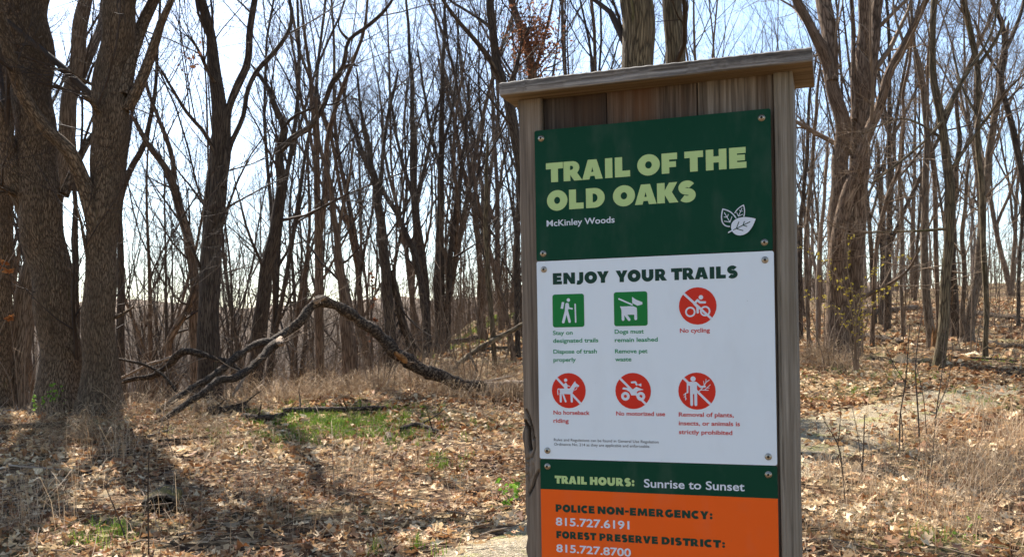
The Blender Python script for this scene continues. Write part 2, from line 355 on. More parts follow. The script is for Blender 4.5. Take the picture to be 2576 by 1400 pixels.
def bg_tree(seed, H, r, lead=2, fine=True, vase=.32):
    """trunk mesh builder, crown mesh builder, base at the origin"""
    g = np.random.default_rng(seed); tr, crn = MB(), MB()
    K = 22; z = np.linspace(0, 1, K); lean = g.normal(0, .085, 2)
    x = lean[0] * H * z**1.3 + .3 * np.sin(z * 6 + seed) * (.2 + z) + .09 * np.sin(z * 17 + seed); y = lean[1] * H * z**1.3 + .3 * np.cos(z * 5 + seed * 2) * (.2 + z)
    P = np.stack([x, y, z * H * .86 - .6], 1)[None]; R = (r * (1.02 - z * .93) * (1 + .5 * np.exp(-z * H * 1.6)))[None]
    tr.tubes(P, R, 9, lump=.05, seed=seed)
    Ls, Lr = P, R
    fork, fr = grow(P, R, lead, vase * .95, H * .6, 12, .18, .5, .72, .02, .45, .075, g=g); tr.tubes(fork, fr, 7, seed=seed + 2.)
    def up_(PP, RR, K):
        return np.stack([np.stack([np.interp(np.linspace(0, 1, K), np.linspace(0, 1, PP.shape[1]), PP[i, :, c]) for c in range(3)], 1) for i in range(len(PP))]), np.stack([np.interp(np.linspace(0, 1, K), np.linspace(0, 1, RR.shape[1]), RR[i]) for i in range(len(RR))])
    a1, b1 = up_(P, R, 12); A = np.concatenate([a1, fork]); B = np.concatenate([b1, fr])
    l1, r1 = grow(A, B, 8, vase * 1.8, H * .26, 9, .22, 1, .55, .012, .6, .10, g=g); crn.tubes(l1, r1, 4)
    low, lr = grow(P, R, 5, 1.1, H * .1, 6, .12, .45, .2, .008, .1, .12, g=g); crn.tubes(low, lr, 3)
    l2, r2 = grow(np.concatenate([l1[:, :6], low]), np.concatenate([r1[:, :6], lr]), 5, .55, H * .10, 5, .2, 1, .5, .006, .35, .09, g=g); crn.tubes(l2, r2, 3)
    l3, r3 = grow(l2, r2, 4, .6, H * .045, 3, .2, 1, .6, .0038, .25, .12, g=g); crn.tubes(l3, r3, 3)
    if fine:
        l4, r4 = grow(l3, r3, 2, .7, H * .024, 3, .2, 1, .7, .0022, .15, .15, g=g); crn.tubes(l4, r4, 3)
    return tr, crn

tree_no = [0]
def hero(name, label, d, mat, stems, twigs=1.0, group=None, cat='tree', tall=True, dz=0.0, tm=None, leafcl=None):
    """a tree traced from the photograph. stems: lists of (x, y, w) in a 2575-wide picture at distance d; the first is the trunk from its foot up, the rest limbs.
    A stem may start with a number: how much nearer (-) or farther (+) its tip lies."""
    tree_no[0] += 1; sd = tree_no[0] * 1.37; g = np.random.default_rng(1000 + tree_no[0])
    foot = stems[0][0] if isinstance(stems[0][0], tuple) else stems[0][1]; fp = px(foot[0], foot[1], d); gz = G1(fp[0], fp[1])
    base = np.array([fp[0], fp[1], min(gz, fp[2])]); root = empty(name, base, label, cat, group)
    allP, allR = [], []
    for si, st in enumerate(stems):
        off = g.uniform(-.9, .9) if si else g.uniform(-.25, .25)
        if not isinstance(st[0], tuple): off = st[0]; st = st[1:]
        st = [tuple(q) for q in st]; n = len(st)
        P = []; ln = np.linspace(0, 1, n)
        for (x, y, w_), t in zip(st, ln):
            dd = d + off * t**1.2; p = px(x, y, dd); P.append((*p, w_ / FPX * dd / 2))
        if si == 0:
            if P[0][2] > gz - .1:
                b = P[0]; P.insert(0, (b[0], b[1], gz - .35, b[3] * 1.25))
            else: P[0] = (P[0][0], P[0][1], P[0][2] - .2, P[0][3] * 1.1)
        ends_high = st[-1][1] <= 15
        if ends_high and tall:           # the tree goes on above the picture
            a, b = np.array(P[-2][:3]), np.array(P[-1][:3]); dr = norm(b - a); dr = norm(dr + np.array([0, 0, .5])); r = P[-1][3]
            ext = g.uniform(4.5, 7.5); q = b
            for k in range(1, 6):
                dr = norm(dr + np.array([0, 0, .12]) + .09 * g.standard_normal(3)); q = q + dr * ext / 5; P.append((*q, r * (1 - k / 5.6)))
        P = np.array(P); Ltot = np.linalg.norm(np.diff(P[:, :3], axis=0), axis=1).sum()
        n = int(np.clip(Ltot / .18, 8, 70)); Q = smooth_path(P, n)
        wig = .25 * Q[:, 3].mean() * np.stack([np.sin(np.arange(n) * .9 + sd), np.cos(np.arange(n) * .7 + sd), 0 * np.arange(n)], 1) * np.linspace(.2, 1, n)[:, None]
        pts = Q[:, :3] + wig; rad = np.maximum(Q[:, 3], .004)
        if not ends_high: rad[-1] *= .25
        big = rad.max() > .09
        if si == 0:
            hgt = pts[:, 2] - gz; rad = rad * (1 + .22 * np.exp(-np.maximum(hgt, 0) * 3.5))
        if si: pts[0] = pts[0] * 1.0
        mb = MB(); mb.tubes((pts - base)[None], rad[None], 26 if rad.max() > .2 else (14 if big else 7), seed=sd + si * 3.1, lump=.055 if big else .05)
        mb.obj('trunk' if si == 0 else 'limb', mat, root)
        K = 24; t = np.linspace(0, n - 1, K)
        allP.append(np.stack([np.interp(t, np.arange(n), pts[:, c]) for c in range(3)], 1)); allR.append(np.interp(t, np.arange(n), rad))
    A = np.stack(allP) - base; B = np.stack(allR)
    if twigs > 0:
        crn = MB(); m1 = max(2, int(9 * twigs)); cap = .035; big_ = B.max() > .28; Lk = 2.0 if big_ else 1.0; cap = .075 if big_ else cap
        t0 = np.where(np.arange(len(A)) == 0, .3, .2)
        l1, r1 = grow(A[:1], B[:1], m1 + 2, .8, 1.6 * Lk, 7, .38, 1, .3, .007, .35, .12, cap, g=g); L1, R1 = [l1], [r1]
        if len(A) > 1:
            l1, r1 = grow(A[1:], B[1:], m1, .75, 1.5 * Lk, 7, .3, 1, .4, .007, .35, .12, cap, g=g); L1.append(l1); R1.append(r1)
        l1 = np.concatenate(L1); r1 = np.concatenate(R1); crn.tubes(l1, r1, 4)
        l2, r2 = grow(l1, r1, 6, .7, .95 * (1.4 if big_ else 1), 6, .15, 1, .55, .005, .3, .12, g=g); crn.tubes(l2, r2, 3)
        l3, r3 = grow(l2, r2, 3, .65, .5, 3, .2, 1, .6, .0038, .2, .15, g=g); crn.tubes(l3, r3, 3)
        l4, r4 = grow(l3, r3, 2, .7, .28, 3, .2, 1, .7, .0025, .1, .15, g=g); crn.tubes(l4, r4, 3)
        if leafcl:
            cx, cy, cd, rr, nn, mm = leafcl; ctr = px(cx, cy, d + cd) - base
            pos = ctr + g.normal(0, 1, (nn, 3)) * np.array([rr, rr, rr * 1.25]); lm = MB(); add_leaves(lm, pos, g.uniform(.06, .12, nn), g.random(nn), g, simple=True, wild=True); lm.obj('leaves', mm, root)
        crn.obj('crown', tm or M_twig, root)
    return root

# leaf shapes
def leaf_tpl(simple):
    st = [(0, .03), (.5, .3), (1, .03)] if simple else [(0, .015), (.18, .17), (.32, .07), (.56, .30), (.70, .11), (1, .03)]
    v = []
    for t, h in st: v += [(t - .5, -h, 0), (t - .5, 0, 0), (t - .5, h, 0)]
    f = []
    for k in range(len(st) - 1):
        for a in (0, 1): f.append((3 * k + a, 3 * k + 3 + a, 3 * k + 4 + a, 3 * k + 1 + a))
    return np.array(v), np.array(f)
def add_leaves(mb, pos, size, tint, g, simple=False, wild=False, mat=0):
    v, f = leaf_tpl(simple); n = len(pos); V = np.repeat(v[None], n, 0)
    curl = g.uniform(-.2, 1.6, (n, 1)); bend = g.uniform(-.9, .9, (n, 1)); fold = g.uniform(-.1, .7, (n, 1))
    V[..., 2] = curl * V[..., 1]**2 * 1.6 + bend * V[..., 0]**2 + fold * np.abs(V[..., 1]) * .8 + .3 * g.uniform(-1, 1, (n, 1)) * V[..., 0] * V[..., 1]
    V[..., 1] *= g.uniform(.7, 1.15, (n, 1))
    V *= size[:, None, None]
    yaw = g.random(n) * 2 * PI; tl = g.normal(0, .9 if wild else .46, n); rl = g.normal(0, .9 if wild else .62, n)
    def rot(V, a, i, j):
        c, s_ = np.cos(a)[:, None], np.sin(a)[:, None]; x, y = V[..., i].copy(), V[..., j].copy(); V[..., i] = c * x - s_ * y; V[..., j] = s_ * x + c * y
    rot(V, tl, 0, 2); rot(V, rl, 1, 2); rot(V, yaw, 0, 1)
    V += np.asarray(pos)[:, None, :]
    F = (f[None] + np.arange(n)[:, None, None] * len(v)).reshape(-1, 4)
    mb.add(V.reshape(-1, 3), F, mat, None, np.repeat(tint, len(v)))

exec_trees = True
# --- the two old oaks at the left
hero('oak_tree', 'massive twin oak at the far left, ridged dark bark, mossy right flank', 15.6, M_oak, [
    [(162, 1052, 150), (155, 943, 104), (138, 772, 92), (112, 600, 102), (94, 450, 102), (84, 250, 92), (78, 50, 92), (74, -60, 84)],
    [-.6, (74, 530, 60), (48, 470, 52), (22, 380, 44), (2, 310, 36), (-30, 220, 30)],
    [-.8, (60, 500, 26), (40, 490, 16), (8, 470, 13), (-30, 455, 10)],
    [.8, (160, 490, 26), (185, 430, 20), (222, 355, 16), (236, 330, 12)],
    [(120, 300, 34), (60, 150, 40), (34, 60, 46), (25, -20, 44)],
    [-1.2, (76, -40, 60), (140, -120, 44), (240, -230, 34), (330, -420, 26), (460, -560, 16)],
    [-2.5, (60, -60, 50), (-60, -260, 38), (-260, -420, 26), (-420, -560, 14)],
    [(170, 1040, 40), (190, 930, 30), (178, 850, 24), (165, 780, 18)]], .5)
hero('oak_tree', 'second massive oak just right of the twin trunk, straight ridged bole with a snapped stub', 15.0, M_oak, [
    [.1, (255, 1050, 118), (251, 940, 86), (250, 772, 79), (257, 600, 74), (265, 500, 76), (276, 350, 85), (285, 150, 80), (309, 0, 76), (322, -80, 70)],
    [-.6, (316, -30, 62), (420, -80, 44), (580, -120, 36), (760, -190, 27), (960, -200, 18), (1120, -280, 10)],
    [.5, (322, -60, 54), (430, -190, 40), (600, -230, 32), (820, -380, 24), (1040, -430, 14)],
    [-1.2, (560, -116, 26), (640, -60, 20), (740, -50, 15), (860, -90, 8)],
    [-1.0, (440, -84, 24), (500, -200, 18), (520, -330, 12)],
    [-1.6, (318, -70, 50), (300, -360, 40), (420, -700, 30), (520, -960, 18)],
    [-.3, (320, 275, 30), (350, 215, 27), (388, 112, 23), (405, 60, 19), (432, 0, 15), (448, -50, 12)],
    [.9, (310, 240, 38), (330, 140, 34), (352, 75, 30), (388, 0, 26), (405, -60, 22)],
    [-.7, (275, 312, 24), (258, 290, 20), (240, 268, 16), (222, 250, 12), (205, 240, 8)],
    [-.4, (252, 224, 10), (215, 203, 7), (180, 182, 5), (148, 170, 3)],
    [-1.4, (262, 660, 46), (238, 560, 42), (202, 440, 38), (176, 382, 36), (115, 325, 32), (65, 250, 34), (25, 140, 32), (0, 40, 30), (-14, -20, 26)],
    [-.4, (252, 712, 16), (236, 690, 13), (222, 650, 10), (208, 585, 8), (192, 525, 6), (176, 500, 4)],
    [-.3, (290, 797, 10), (315, 785, 7), (338, 768, 5)]], .5)
hero('forest_tree', 'thick trunk cut off by the left edge of the picture beside the twin oak', 18, M_oak, [
    [(-4, 1010, 66), (0, 800, 56), (2, 600, 54), (10, 400, 50), (8, 200, 44), (-6, -20, 40)]], .4)
hero('forest_tree', 'broad grey trunk behind the twin oak, forking into the gap between both oaks', 18.5, M_grey, [
    [(38, 1035, 62), (55, 829, 54), (88, 650, 48), (130, 520, 44), (158, 400, 42), (170, 300, 40), (188, 170, 35), (208, 50, 34), (216, -30, 30)],
    [(176, 250, 30), (205, 185, 26), (232, 120, 22), (252, 70, 20), (262, 0, 16)]], .5)
hero('forest_tree', 'thin straight trunk seen in the slit between the two old oaks', 21, M_dark, [
    [(196, 1000, 16), (192, 760, 14), (190, 560, 12), (186, 400, 10), (182, 250, 8)]], .4)
hero('forest_tree', 'slim dark trunk close against the right side of the second oak', 21, M_dark, [
    [(306, 1005, 24), (303, 850, 20), (304, 650, 17), (303, 500, 16), (328, 425, 15), (362, 365, 14), (378, 300, 11), (392, 200, 9), (398, 100, 7), (402, 0, 6)],
    [(303, 480, 12), (318, 380, 10), (330, 300, 8), (342, 200, 6)]], .6)
hero('forest_tree', 'tall dark forked tree standing alone left of the arching limb', 17, M_dark, [
    [.2, (528, 1012, 64), (526, 900, 54), (526, 772, 50), (531, 650, 48), (547, 500, 42), (552, 300, 38), (544, 200, 32), (530, 100, 24), (508, 0, 24), (500, -40, 20)],
    [.4, (500, -30, 22), (520, -260, 20), (680, -480, 16), (900, -620, 10)], [-.9, (640, -4, 15), (760, -220, 14), (980, -380, 11), (1200, -430, 7)],
    [.5, (556, 470, 26), (568, 400, 24), (577, 270, 18), (600, 210, 20), (620, 165, 18), (630, 60, 16), (640, 0, 15)],
    [.9, (566, 430, 14), (578, 370, 13), (612, 290, 12), (624, 225, 12), (645, 180, 12), (695, 125, 12), (728, 75, 10), (733, 30, 10), (726, -5, 8)],
    [-.6, (540, 205, 12), (524, 180, 10), (500, 130, 8), (473, 85, 5)],
    [-.9, (538, 378, 11), (512, 330, 10), (475, 290, 9), (425, 210, 7), (392, 150, 4)],
    [.8, (506, 900, 24), (512, 700, 22), (518, 560, 18), (528, 440, 14), (536, 330, 10)]], .8, leafcl=(478, 158, -.5, .10, 22, M_mleaf))
hero('forest_tree', 'crooked reddish trunk bending left behind the tall forked tree', 20, M_warm, [
    [(492, 1000, 28), (489, 800, 26), (488, 700, 24), (478, 620, 24), (462, 560, 22), (440, 480, 20), (405, 405, 16), (372, 360, 14), (345, 320, 11), (325, 280, 8)],
    [(438, 470, 14), (436, 420, 13), (420, 350, 12), (398, 295, 10), (372, 230, 8), (360, 150, 6)],
    [-.5, (424, 900, 17), (428, 850, 17), (447, 815, 17), (475, 770, 16), (492, 725, 15)]], .8)
hero('forest_tree', 'gnarled dark tree whose long snaking limb reaches up right towards the sky', 20.5, M_dark, [
    [.1, (640, 980, 42), (656, 800, 36), (676, 650, 31), (697, 550, 27), (705, 450, 23), (706, 370, 21), (711, 320, 19), (698, 280, 16), (680, 230, 13), (652, 195, 10), (630, 158, 6)],
    [-.8, (706, 378, 18), (738, 345, 15), (779, 320, 14), (814, 265, 13), (834, 210, 13), (862, 170, 12), (878, 100, 10), (919, 70, 10), (960, 35, 9), (985, 2, 7)],
    [-.3, (860, 172, 8), (878, 163, 7), (904, 166, 4)],
    [.2, (712, 322, 9), (735, 295, 8), (765, 280, 7), (800, 268, 5), (850, 258, 4), (878, 235, 3)],
    [-.2, (877, 100, 8), (860, 84, 7), (853, 72, 5), (858, 30, 4)]], .5)
hero('forest_tree', 'straight reddish trunk rising right behind the peak of the arching limb', 22, M_warm, [
    [(806, 1000, 26), (803, 800, 22), (801, 600, 20), (798, 500, 17), (794, 350, 13), (785, 250, 10), (775, 150, 9), (762, 50, 7), (755, 0, 6)],
    [(801, 610, 16), (815, 520, 14), (821, 430, 14), (824, 350, 13), (845, 270, 12), (865, 210, 11), (890, 150, 9), (912, 90, 8), (925, 0, 6)],
    [(798, 470, 9), (782, 350, 8), (758, 250, 8), (742, 150, 6), (722, 50, 5)]], 1)
hero('forest_tree', 'leaning trunk crossing behind the right slope of the arching limb', 20, M_warm, [
    [(882, 1000, 38), (876, 860, 36), (864, 740, 26), (852, 640, 19), (842, 560, 15), (834, 480, 13), (818, 420, 11), (800, 330, 8), (792, 240, 6)],
    [(850, 640, 10), (858, 540, 9), (880, 440, 7), (890, 340, 5)]], .8)
hero('forest_tree', 'wide vase shaped dark tree, second from the left of the group beyond the limb', 26, M_dark, [
    [(985, 960, 30), (983, 850, 28), (975, 750, 28), (964, 620, 25), (952, 520, 20), (935, 430, 18), (905, 370, 14), (888, 320, 10), (872, 270, 8), (850, 190, 6)],
    [(952, 520, 13), (960, 430, 11), (968, 340, 9), (985, 250, 8), (1004, 170, 6)],
    [(940, 440, 10), (925, 350, 9), (905, 260, 7), (898, 170, 5)],
    [(985, 680, 16), (1005, 780, 20), (1040, 890, 24)]], 1.3)
hero('forest_tree', 'slender dark tree leaning left across its vase shaped neighbour beyond the limb', 31, M_dark, [
    [(1076, 930, 20), (1066, 760, 20), (1044, 650, 15), (1004, 550, 13), (964, 480, 11), (940, 440, 9), (920, 360, 7), (908, 280, 6)]], 1)
hero('forest_tree', 'dark tree with an upright broom of branches in the middle of the far group', 32, M_dark, [
    [(1078, 900, 24), (1062, 680, 27), (1048, 560, 21), (1040, 480, 17), (1038, 350, 14), (1036, 220, 10), (1030, 120, 8), (1022, 0, 6)],
    [(1042, 520, 12), (1068, 420, 10), (1090, 320, 8), (1112, 220, 6)], [(1040, 500, 12), (1010, 400, 9), (990, 300, 7), (975, 180, 5)]], 1.4)
hero('forest_tree', 'close pair of straight dark trunks left of the slope of fallen leaves', 33, M_dark, [
    [(1105, 895, 28), (1104, 700, 27), (1107, 560, 19), (1109, 420, 15), (1111, 300, 13), (1113, 180, 10), (1118, 60, 8), (1120, 0, 6)],
    [(1125, 890, 16), (1128, 720, 15), (1140, 560, 11), (1158, 430, 8), (1172, 320, 6), (1180, 200, 5)],
    [(1109, 430, 10), (1085, 340, 8), (1068, 240, 7), (1050, 120, 5)], [(1111, 380, 9), (1140, 260, 7), (1150, 140, 5), (1153, 20, 4)]], 1.3)
hero('forest_tree', 'reddish leaning trunk on the leafy slope left of the sign', 36, M_warm, [
    [(1224, 905, 19), (1210, 780, 18), (1206, 640, 16), (1190, 520, 15), (1160, 410, 12), (1144, 310, 10), (1122, 220, 8), (1100, 140, 6)],
    [(1190, 520, 8), (1206, 400, 7), (1218, 300, 6)]], 1.2)
hero('forest_tree', 'very thin yellowish lichen stained trunk left of the sign', 23, M_moss, [
    [(1247, 950, 12), (1236, 800, 12), (1226, 680, 13), (1222, 560, 12), (1224, 420, 9), (1226, 330, 6)]], .7)
hero('forest_tree', 'large dark tree partly hidden by the top left corner of the sign', 19, M_dark, [
    [(1352, 985, 46), (1342, 800, 38), (1330, 600, 32), (1316, 460, 30), (1300, 360, 27), (1278, 255, 25), (1252, 165, 23), (1238, 80, 20), (1234, 0, 20)],
    [(1258, 200, 17), (1232, 150, 15), (1194, 100, 12), (1150, 50, 10), (1112, -2, 8)],
    [(1238, 75, 9), (1212, 52, 8), (1175, 28, 7), (1130, 0, 6)],
    [(1282, 215, 14), (1298, 170, 12), (1310, 130, 8)]], .7)
hero('forest_tree', 'tree behind the left corner of the sign with a clump of rusty clinging leaves', 21, M_warm, [
    [(1362, 960, 40), (1360, 600, 32), (1352, 330, 26), (1338, 190, 24), (1318, 95, 20), (1284, 0, 16)],
    [(1340, 200, 10), (1362, 120, 9), (1378, 60, 8), (1390, 0, 6)]], .8, leafcl=(1338, 100, -.5, .27, 1100, M_mleaf))
hero('forest_tree', 'thin leaning trunk rising close to the left post of the sign', 26, M_warm, [
    [(1298, 960, 13), (1280, 820, 12), (1245, 690, 12), (1222, 590, 10), (1205, 520, 8), (1190, 420, 6)]], .8)
hero('forest_tree', 'vertical dark trunk right against the left post of the sign', 27, M_dark, [
    [(1302, 900, 16), (1300, 700, 15), (1303, 520, 13), (1306, 380, 11)]], .6)
# --- trees behind the sign
hero('forest_tree', 'stout mossy trunk rising straight above the middle of the sign', 14, M_moss, [
    [.1, (1617, 1078, 108), (1614, 800, 84), (1610, 500, 80), (1607, 200, 78), (1601, 40, 84), (1599, -40, 84)]], .4)
hero('forest_tree', 'dark mossy trunk above the sign, just right of the stout one', 15.2, M_moss, [
    [.1, (1690, 1060, 66), (1694, 700, 54), (1698, 300, 50), (1694, 60, 50), (1690, -30, 48)]], .4)
# --- right side
hero('forest_tree', 'huge multi stemmed tree right of the sign with a long leaning reddish stem', 21.5, M_warm, [
    [.1, (2106, 900, 74), (2108, 760, 58), (2106, 600, 48), (2112, 430, 42), (2118, 320, 38), (2097, 225, 34), (2074, 138, 30), (2040, 70, 22), (2003, 0, 22)],
    [.6, (2092, 205, 30), (2090, 130, 34), (2082, 60, 38), (2070, 0, 38)],
    [.4, (2144, 898, 52), (2146, 780, 44), (2150, 600, 46), (2160, 420, 50), (2164, 300, 50), (2168, 200, 42), (2172, 100, 30), (2174, 0, 28)],
    [.9, (2180, 340, 30), (2188, 220, 26), (2199, 100, 28), (2206, 0, 28)],
    [.9, (2148, 300, 14), (2145, 200, 13), (2146, 100, 11), (2142, 0, 10)],
    [-.9, (2122, 900, 40), (2112, 800, 42), (2104, 700, 42), (2108, 600, 40), (2130, 500, 36), (2162, 395, 29), (2212, 262, 24), (2234, 192, 22), (2284, 92, 20), (2316, 30, 17), (2332, -5, 14)],
    [-.9, (2150, 755, 16), (2190, 738, 11), (2235, 715, 9), (2280, 682, 7), (2315, 620, 5)]], .8, tm=M_twigp)
hero('forest_tree', 'dark sinuous tree on the trail edge, third large trunk right of the sign', 18.8, M_moss, [
    [.1, (2362, 925, 30), (2372, 830, 26), (2378, 700, 24), (2387, 600, 24), (2385, 440, 24), (2378, 370, 22), (2364, 290, 21), (2347, 185, 17), (2344, 100, 15), (2350, 0, 16)],
    [(2374, 295, 12), (2410, 222, 10), (2442, 168, 9), (2475, 120, 7), (2500, 60, 6), (2510, 0, 5)],
    [-.8, (2392, 425, 9), (2444, 350, 8), (2510, 258, 7), (2545, 215, 6), (2580, 182, 5)],
    [(2390, 430, 8), (2362, 345, 8), (2325, 318, 6), (2270, 298, 5), (2205, 318, 4), (2150, 345, 3)],
    [(2376, 575, 8), (2320, 580, 6), (2240, 582, 5), (2170, 585, 4)],
    [(2374, 300, 8), (2330, 350, 6), (2290, 385, 7), (2240, 425, 6), (2190, 462, 4)]], .9, tm=M_twigp)
hero('forest_tree', 'straight greyish trunk leaning on the left of the rotten orange stump', 23.5, M_grey, [
    [(2346, 882, 26), (2334, 790, 21), (2326, 700, 19), (2325, 560, 18), (2329, 430, 16), (2330, 330, 14), (2322, 240, 12), (2302, 130, 9), (2290, 0, 7)],
    [(2328, 260, 8), (2318, 170, 7), (2292, 90, 6), (2280, 0, 5)]], .9, tm=M_twigp)
hero('forest_tree', 'slender brown trunk just right of the rotten orange stump, mostly hidden', 24.5, M_warm, [
    [(2360, 850, 13), (2356, 700, 12), (2352, 560, 12), (2350, 450, 11), (2336, 350, 10), (2332, 200, 8), (2338, 90, 7), (2345, 0, 5)]], .8, tm=M_twigp)
hero('forest_tree', 'thin reddish curving tree between the huge tree and the sinuous one', 24, M_warm, [
    [(2192, 905, 12), (2196, 760, 11), (2205, 620, 11), (2222, 530, 12), (2240, 475, 12), (2262, 420, 9), (2272, 330, 8), (2272, 230, 8), (2288, 150, 7), (2296, 60, 5)]], 1, tm=M_twigp)
hero('forest_tree', 'smooth slender trunk right of the sinuous tree, lit along its left side', 20.3, M_moss, [
    [.1, (2478, 905, 15), (2480, 750, 13), (2472, 600, 14), (2470, 480, 15), (2460, 380, 14), (2460, 260, 15), (2456, 150, 14), (2444, 100, 15), (2424, 0, 14)],
    [(2462, 160, 9), (2500, 110, 8), (2530, 40, 7)], [(2462, 300, 7), (2420, 220, 6), (2395, 130, 5)]], .9, tm=M_twigp)
hero('forest_tree', 'pale leaning trunk with a thin stem on its left, behind the smooth slender trunk', 25, M_grey, [
    [(2432, 865, 36), (2440, 790, 24), (2458, 700, 22), (2466, 600, 20), (2474, 500, 20), (2488, 400, 18), (2494, 330, 16), (2512, 250, 14), (2518, 150, 10), (2540, 50, 8)],
    [(2424, 855, 20), (2420, 780, 13), (2426, 700, 12), (2420, 600, 11), (2428, 500, 9), (2438, 400, 7)]], 1, tm=M_twigp)
hero('forest_tree', 'short dark grey trunk between the sinuous tree and the pale leaning one', 26, M_dark, [
    [(2404, 850, 26), (2398, 760, 24), (2394, 600, 18), (2400, 480, 14), (2412, 350, 11), (2400, 220, 8)]], .9, tm=M_twigp)
hero('forest_tree', 'dark tree at the right edge of the picture, zigzagging upwards', 22, M_dark, [
    [(2600, 930, 24), (2592, 600, 20), (2575, 470, 17), (2553, 350, 16), (2530, 262, 14), (2517, 200, 14), (2527, 140, 14), (2522, 70, 12), (2496, 5, 11)],
    [(2524, 135, 12), (2552, 75, 10), (2572, 15, 9)], [(2518, 190, 7), (2475, 125, 6), (2450, 50, 5)],
    [(2528, 258, 6), (2560, 225, 5), (2590, 200, 4)]], .9, tm=M_twigp)
for st, lb, m, d in (
    ([(2058, 895, 15), (2057, 760, 13), (2060, 640, 11), (2070, 520, 9), (2079, 400, 8), (2078, 345, 7)], 'pale broken topped thin trunk between sign and huge tree', M_pale, 22),
    ([(2034, 890, 11), (2030, 740, 11), (2026, 600, 10), (2040, 450, 9), (2050, 300, 8), (2062, 160, 6)], 'thin grey trunk nearest the right post of the sign', M_grey, 23),
    ([(2013, 830, 12), (2012, 700, 12), (2014, 560, 11), (2030, 380, 9), (2036, 240, 7), (2058, 120, 5)], 'thin dark trunk half hidden by the right post of the sign', M_dark, 28),
    ([(2271, 830, 11), (2266, 720, 9), (2268, 560, 9), (2262, 400, 7), (2275, 260, 5)], 'thin pale stem standing alone between huge tree and sinuous tree', M_grey, 28),
    ([(2218, 790, 12), (2219, 640, 11), (2215, 500, 10), (2205, 350, 8)], 'thin dark trunk up the slope just right of the huge tree', M_dark, 34),
    ([(2236, 770, 10), (2237, 640, 9), (2243, 480, 8), (2250, 330, 6)], 'thinner companion trunk up the slope right of the huge tree', M_dark, 36),
    ([(2561, 815, 10), (2562, 690, 9), (2570, 560, 9), (2575, 420, 7)], 'thin dark trunk on the slope near the right edge', M_dark, 30)):
    hero('forest_tree', lb, d, m, [st], .8, tm=M_twigp)

# rotten stump
mb = MB(); c = px(2354, 850, 23.3); c[2] = G1(c[0], c[1]); n = 16
for k in range(9):
    a = k / 9 * 2 * PI; h = .42 + .22 * math.sin(a * 2 + 1) + .1 * math.sin(a * 5)
    P = np.array([[.075 * math.cos(a), .075 * math.sin(a), -.1 + (h + .1) * t] for t in np.linspace(0, 1, 5)]) * np.array([1, 1, 1]); mb.tubes(P[None], np.array([[.05, .045, .04, .03, .006]]), 6, seed=k)
o = mb.obj('tree_stump', M_rot); o.location = c; tag(o, 'splintered rotten orange stump between two trunks on the right', 'stump')

# --- the woods beyond: twelve shapes, each tree an object
zones = [(-33, -24, 24, 46, 9, 'left'), (-24, -10, 26, 66, 25, 'valley'), (-10, 2, 32, 68, 18, 'centre'), (2, 14, 26, 60, 8, 'sign'), (14, 30.5, 34, 75, 17, 'slope')]
glab = {'left': ('bare dark tree in the dense woods behind the two old oaks', 'bare trees behind the old oaks'),
        'valley': ('slim bare tree in the valley woods left of the arching limb peak', 'bare trees in the valley woods'),
        'centre': ('slim bare tree far behind the arching limb, left of the sign', 'bare trees between the limb and the sign'),
        'sign': ('bare tree in the far woods directly behind the sign', 'bare trees behind the sign'),
        'slope': ('slim sunlit bare tree on the far leafy slope right of the sign', 'bare trees on the right slope')}
proto = []
for k in range(11):
    H = [19, 21, 23, 18, 20, 22, 17, 21, 24, 19, 20][k]; r = [.10, .12, .15, .08, .11, .14, .07, .10, .16, .09, .12][k]
    tr, crn = bg_tree(50 + k, H, r, [2, 3, 2, 1, 3, 2, 1, 2, 3, 2, 1][k], True, [.3, .34, .3, .42, .28, .36, .4, .3, .33, .26, .45][k])
    proto.append((tr.mesh('trunk', [(M_dark, M_dark, M_warm)[k % 3]]), crn.mesh('crown', [M_twig])))
placed = []
for a0, a1, d0, d1, cnt, zn in zones:
    tries = 0; got = 0
    while got < cnt and tries < 4000:
        tries += 1
        az = random.uniform(a0, a1); d = math.sqrt(random.uniform(d0**2, d1**2)); x, y = d * math.sin(R_(az)), d * math.cos(R_(az))
        if any((x - p[0])**2 + (y - p[1])**2 < (1.7 + d * .012)**2 for p in placed): continue
        placed.append((x, y)); got += 1
        k = random.randrange(11); s_ = random.uniform(.82, 1.12)
        root = empty('bare_tree', (x, y, G1(x, y)), glab[zn][0], 'tree', glab[zn][1], random.uniform(0, 6.28)); root.scale = (s_, s_, s_)
        for me, nm in zip(proto[k], ('trunk', 'crown')):
            o = bpy.data.objects.new(nm, me); C.objects.link(o); o.parent = root

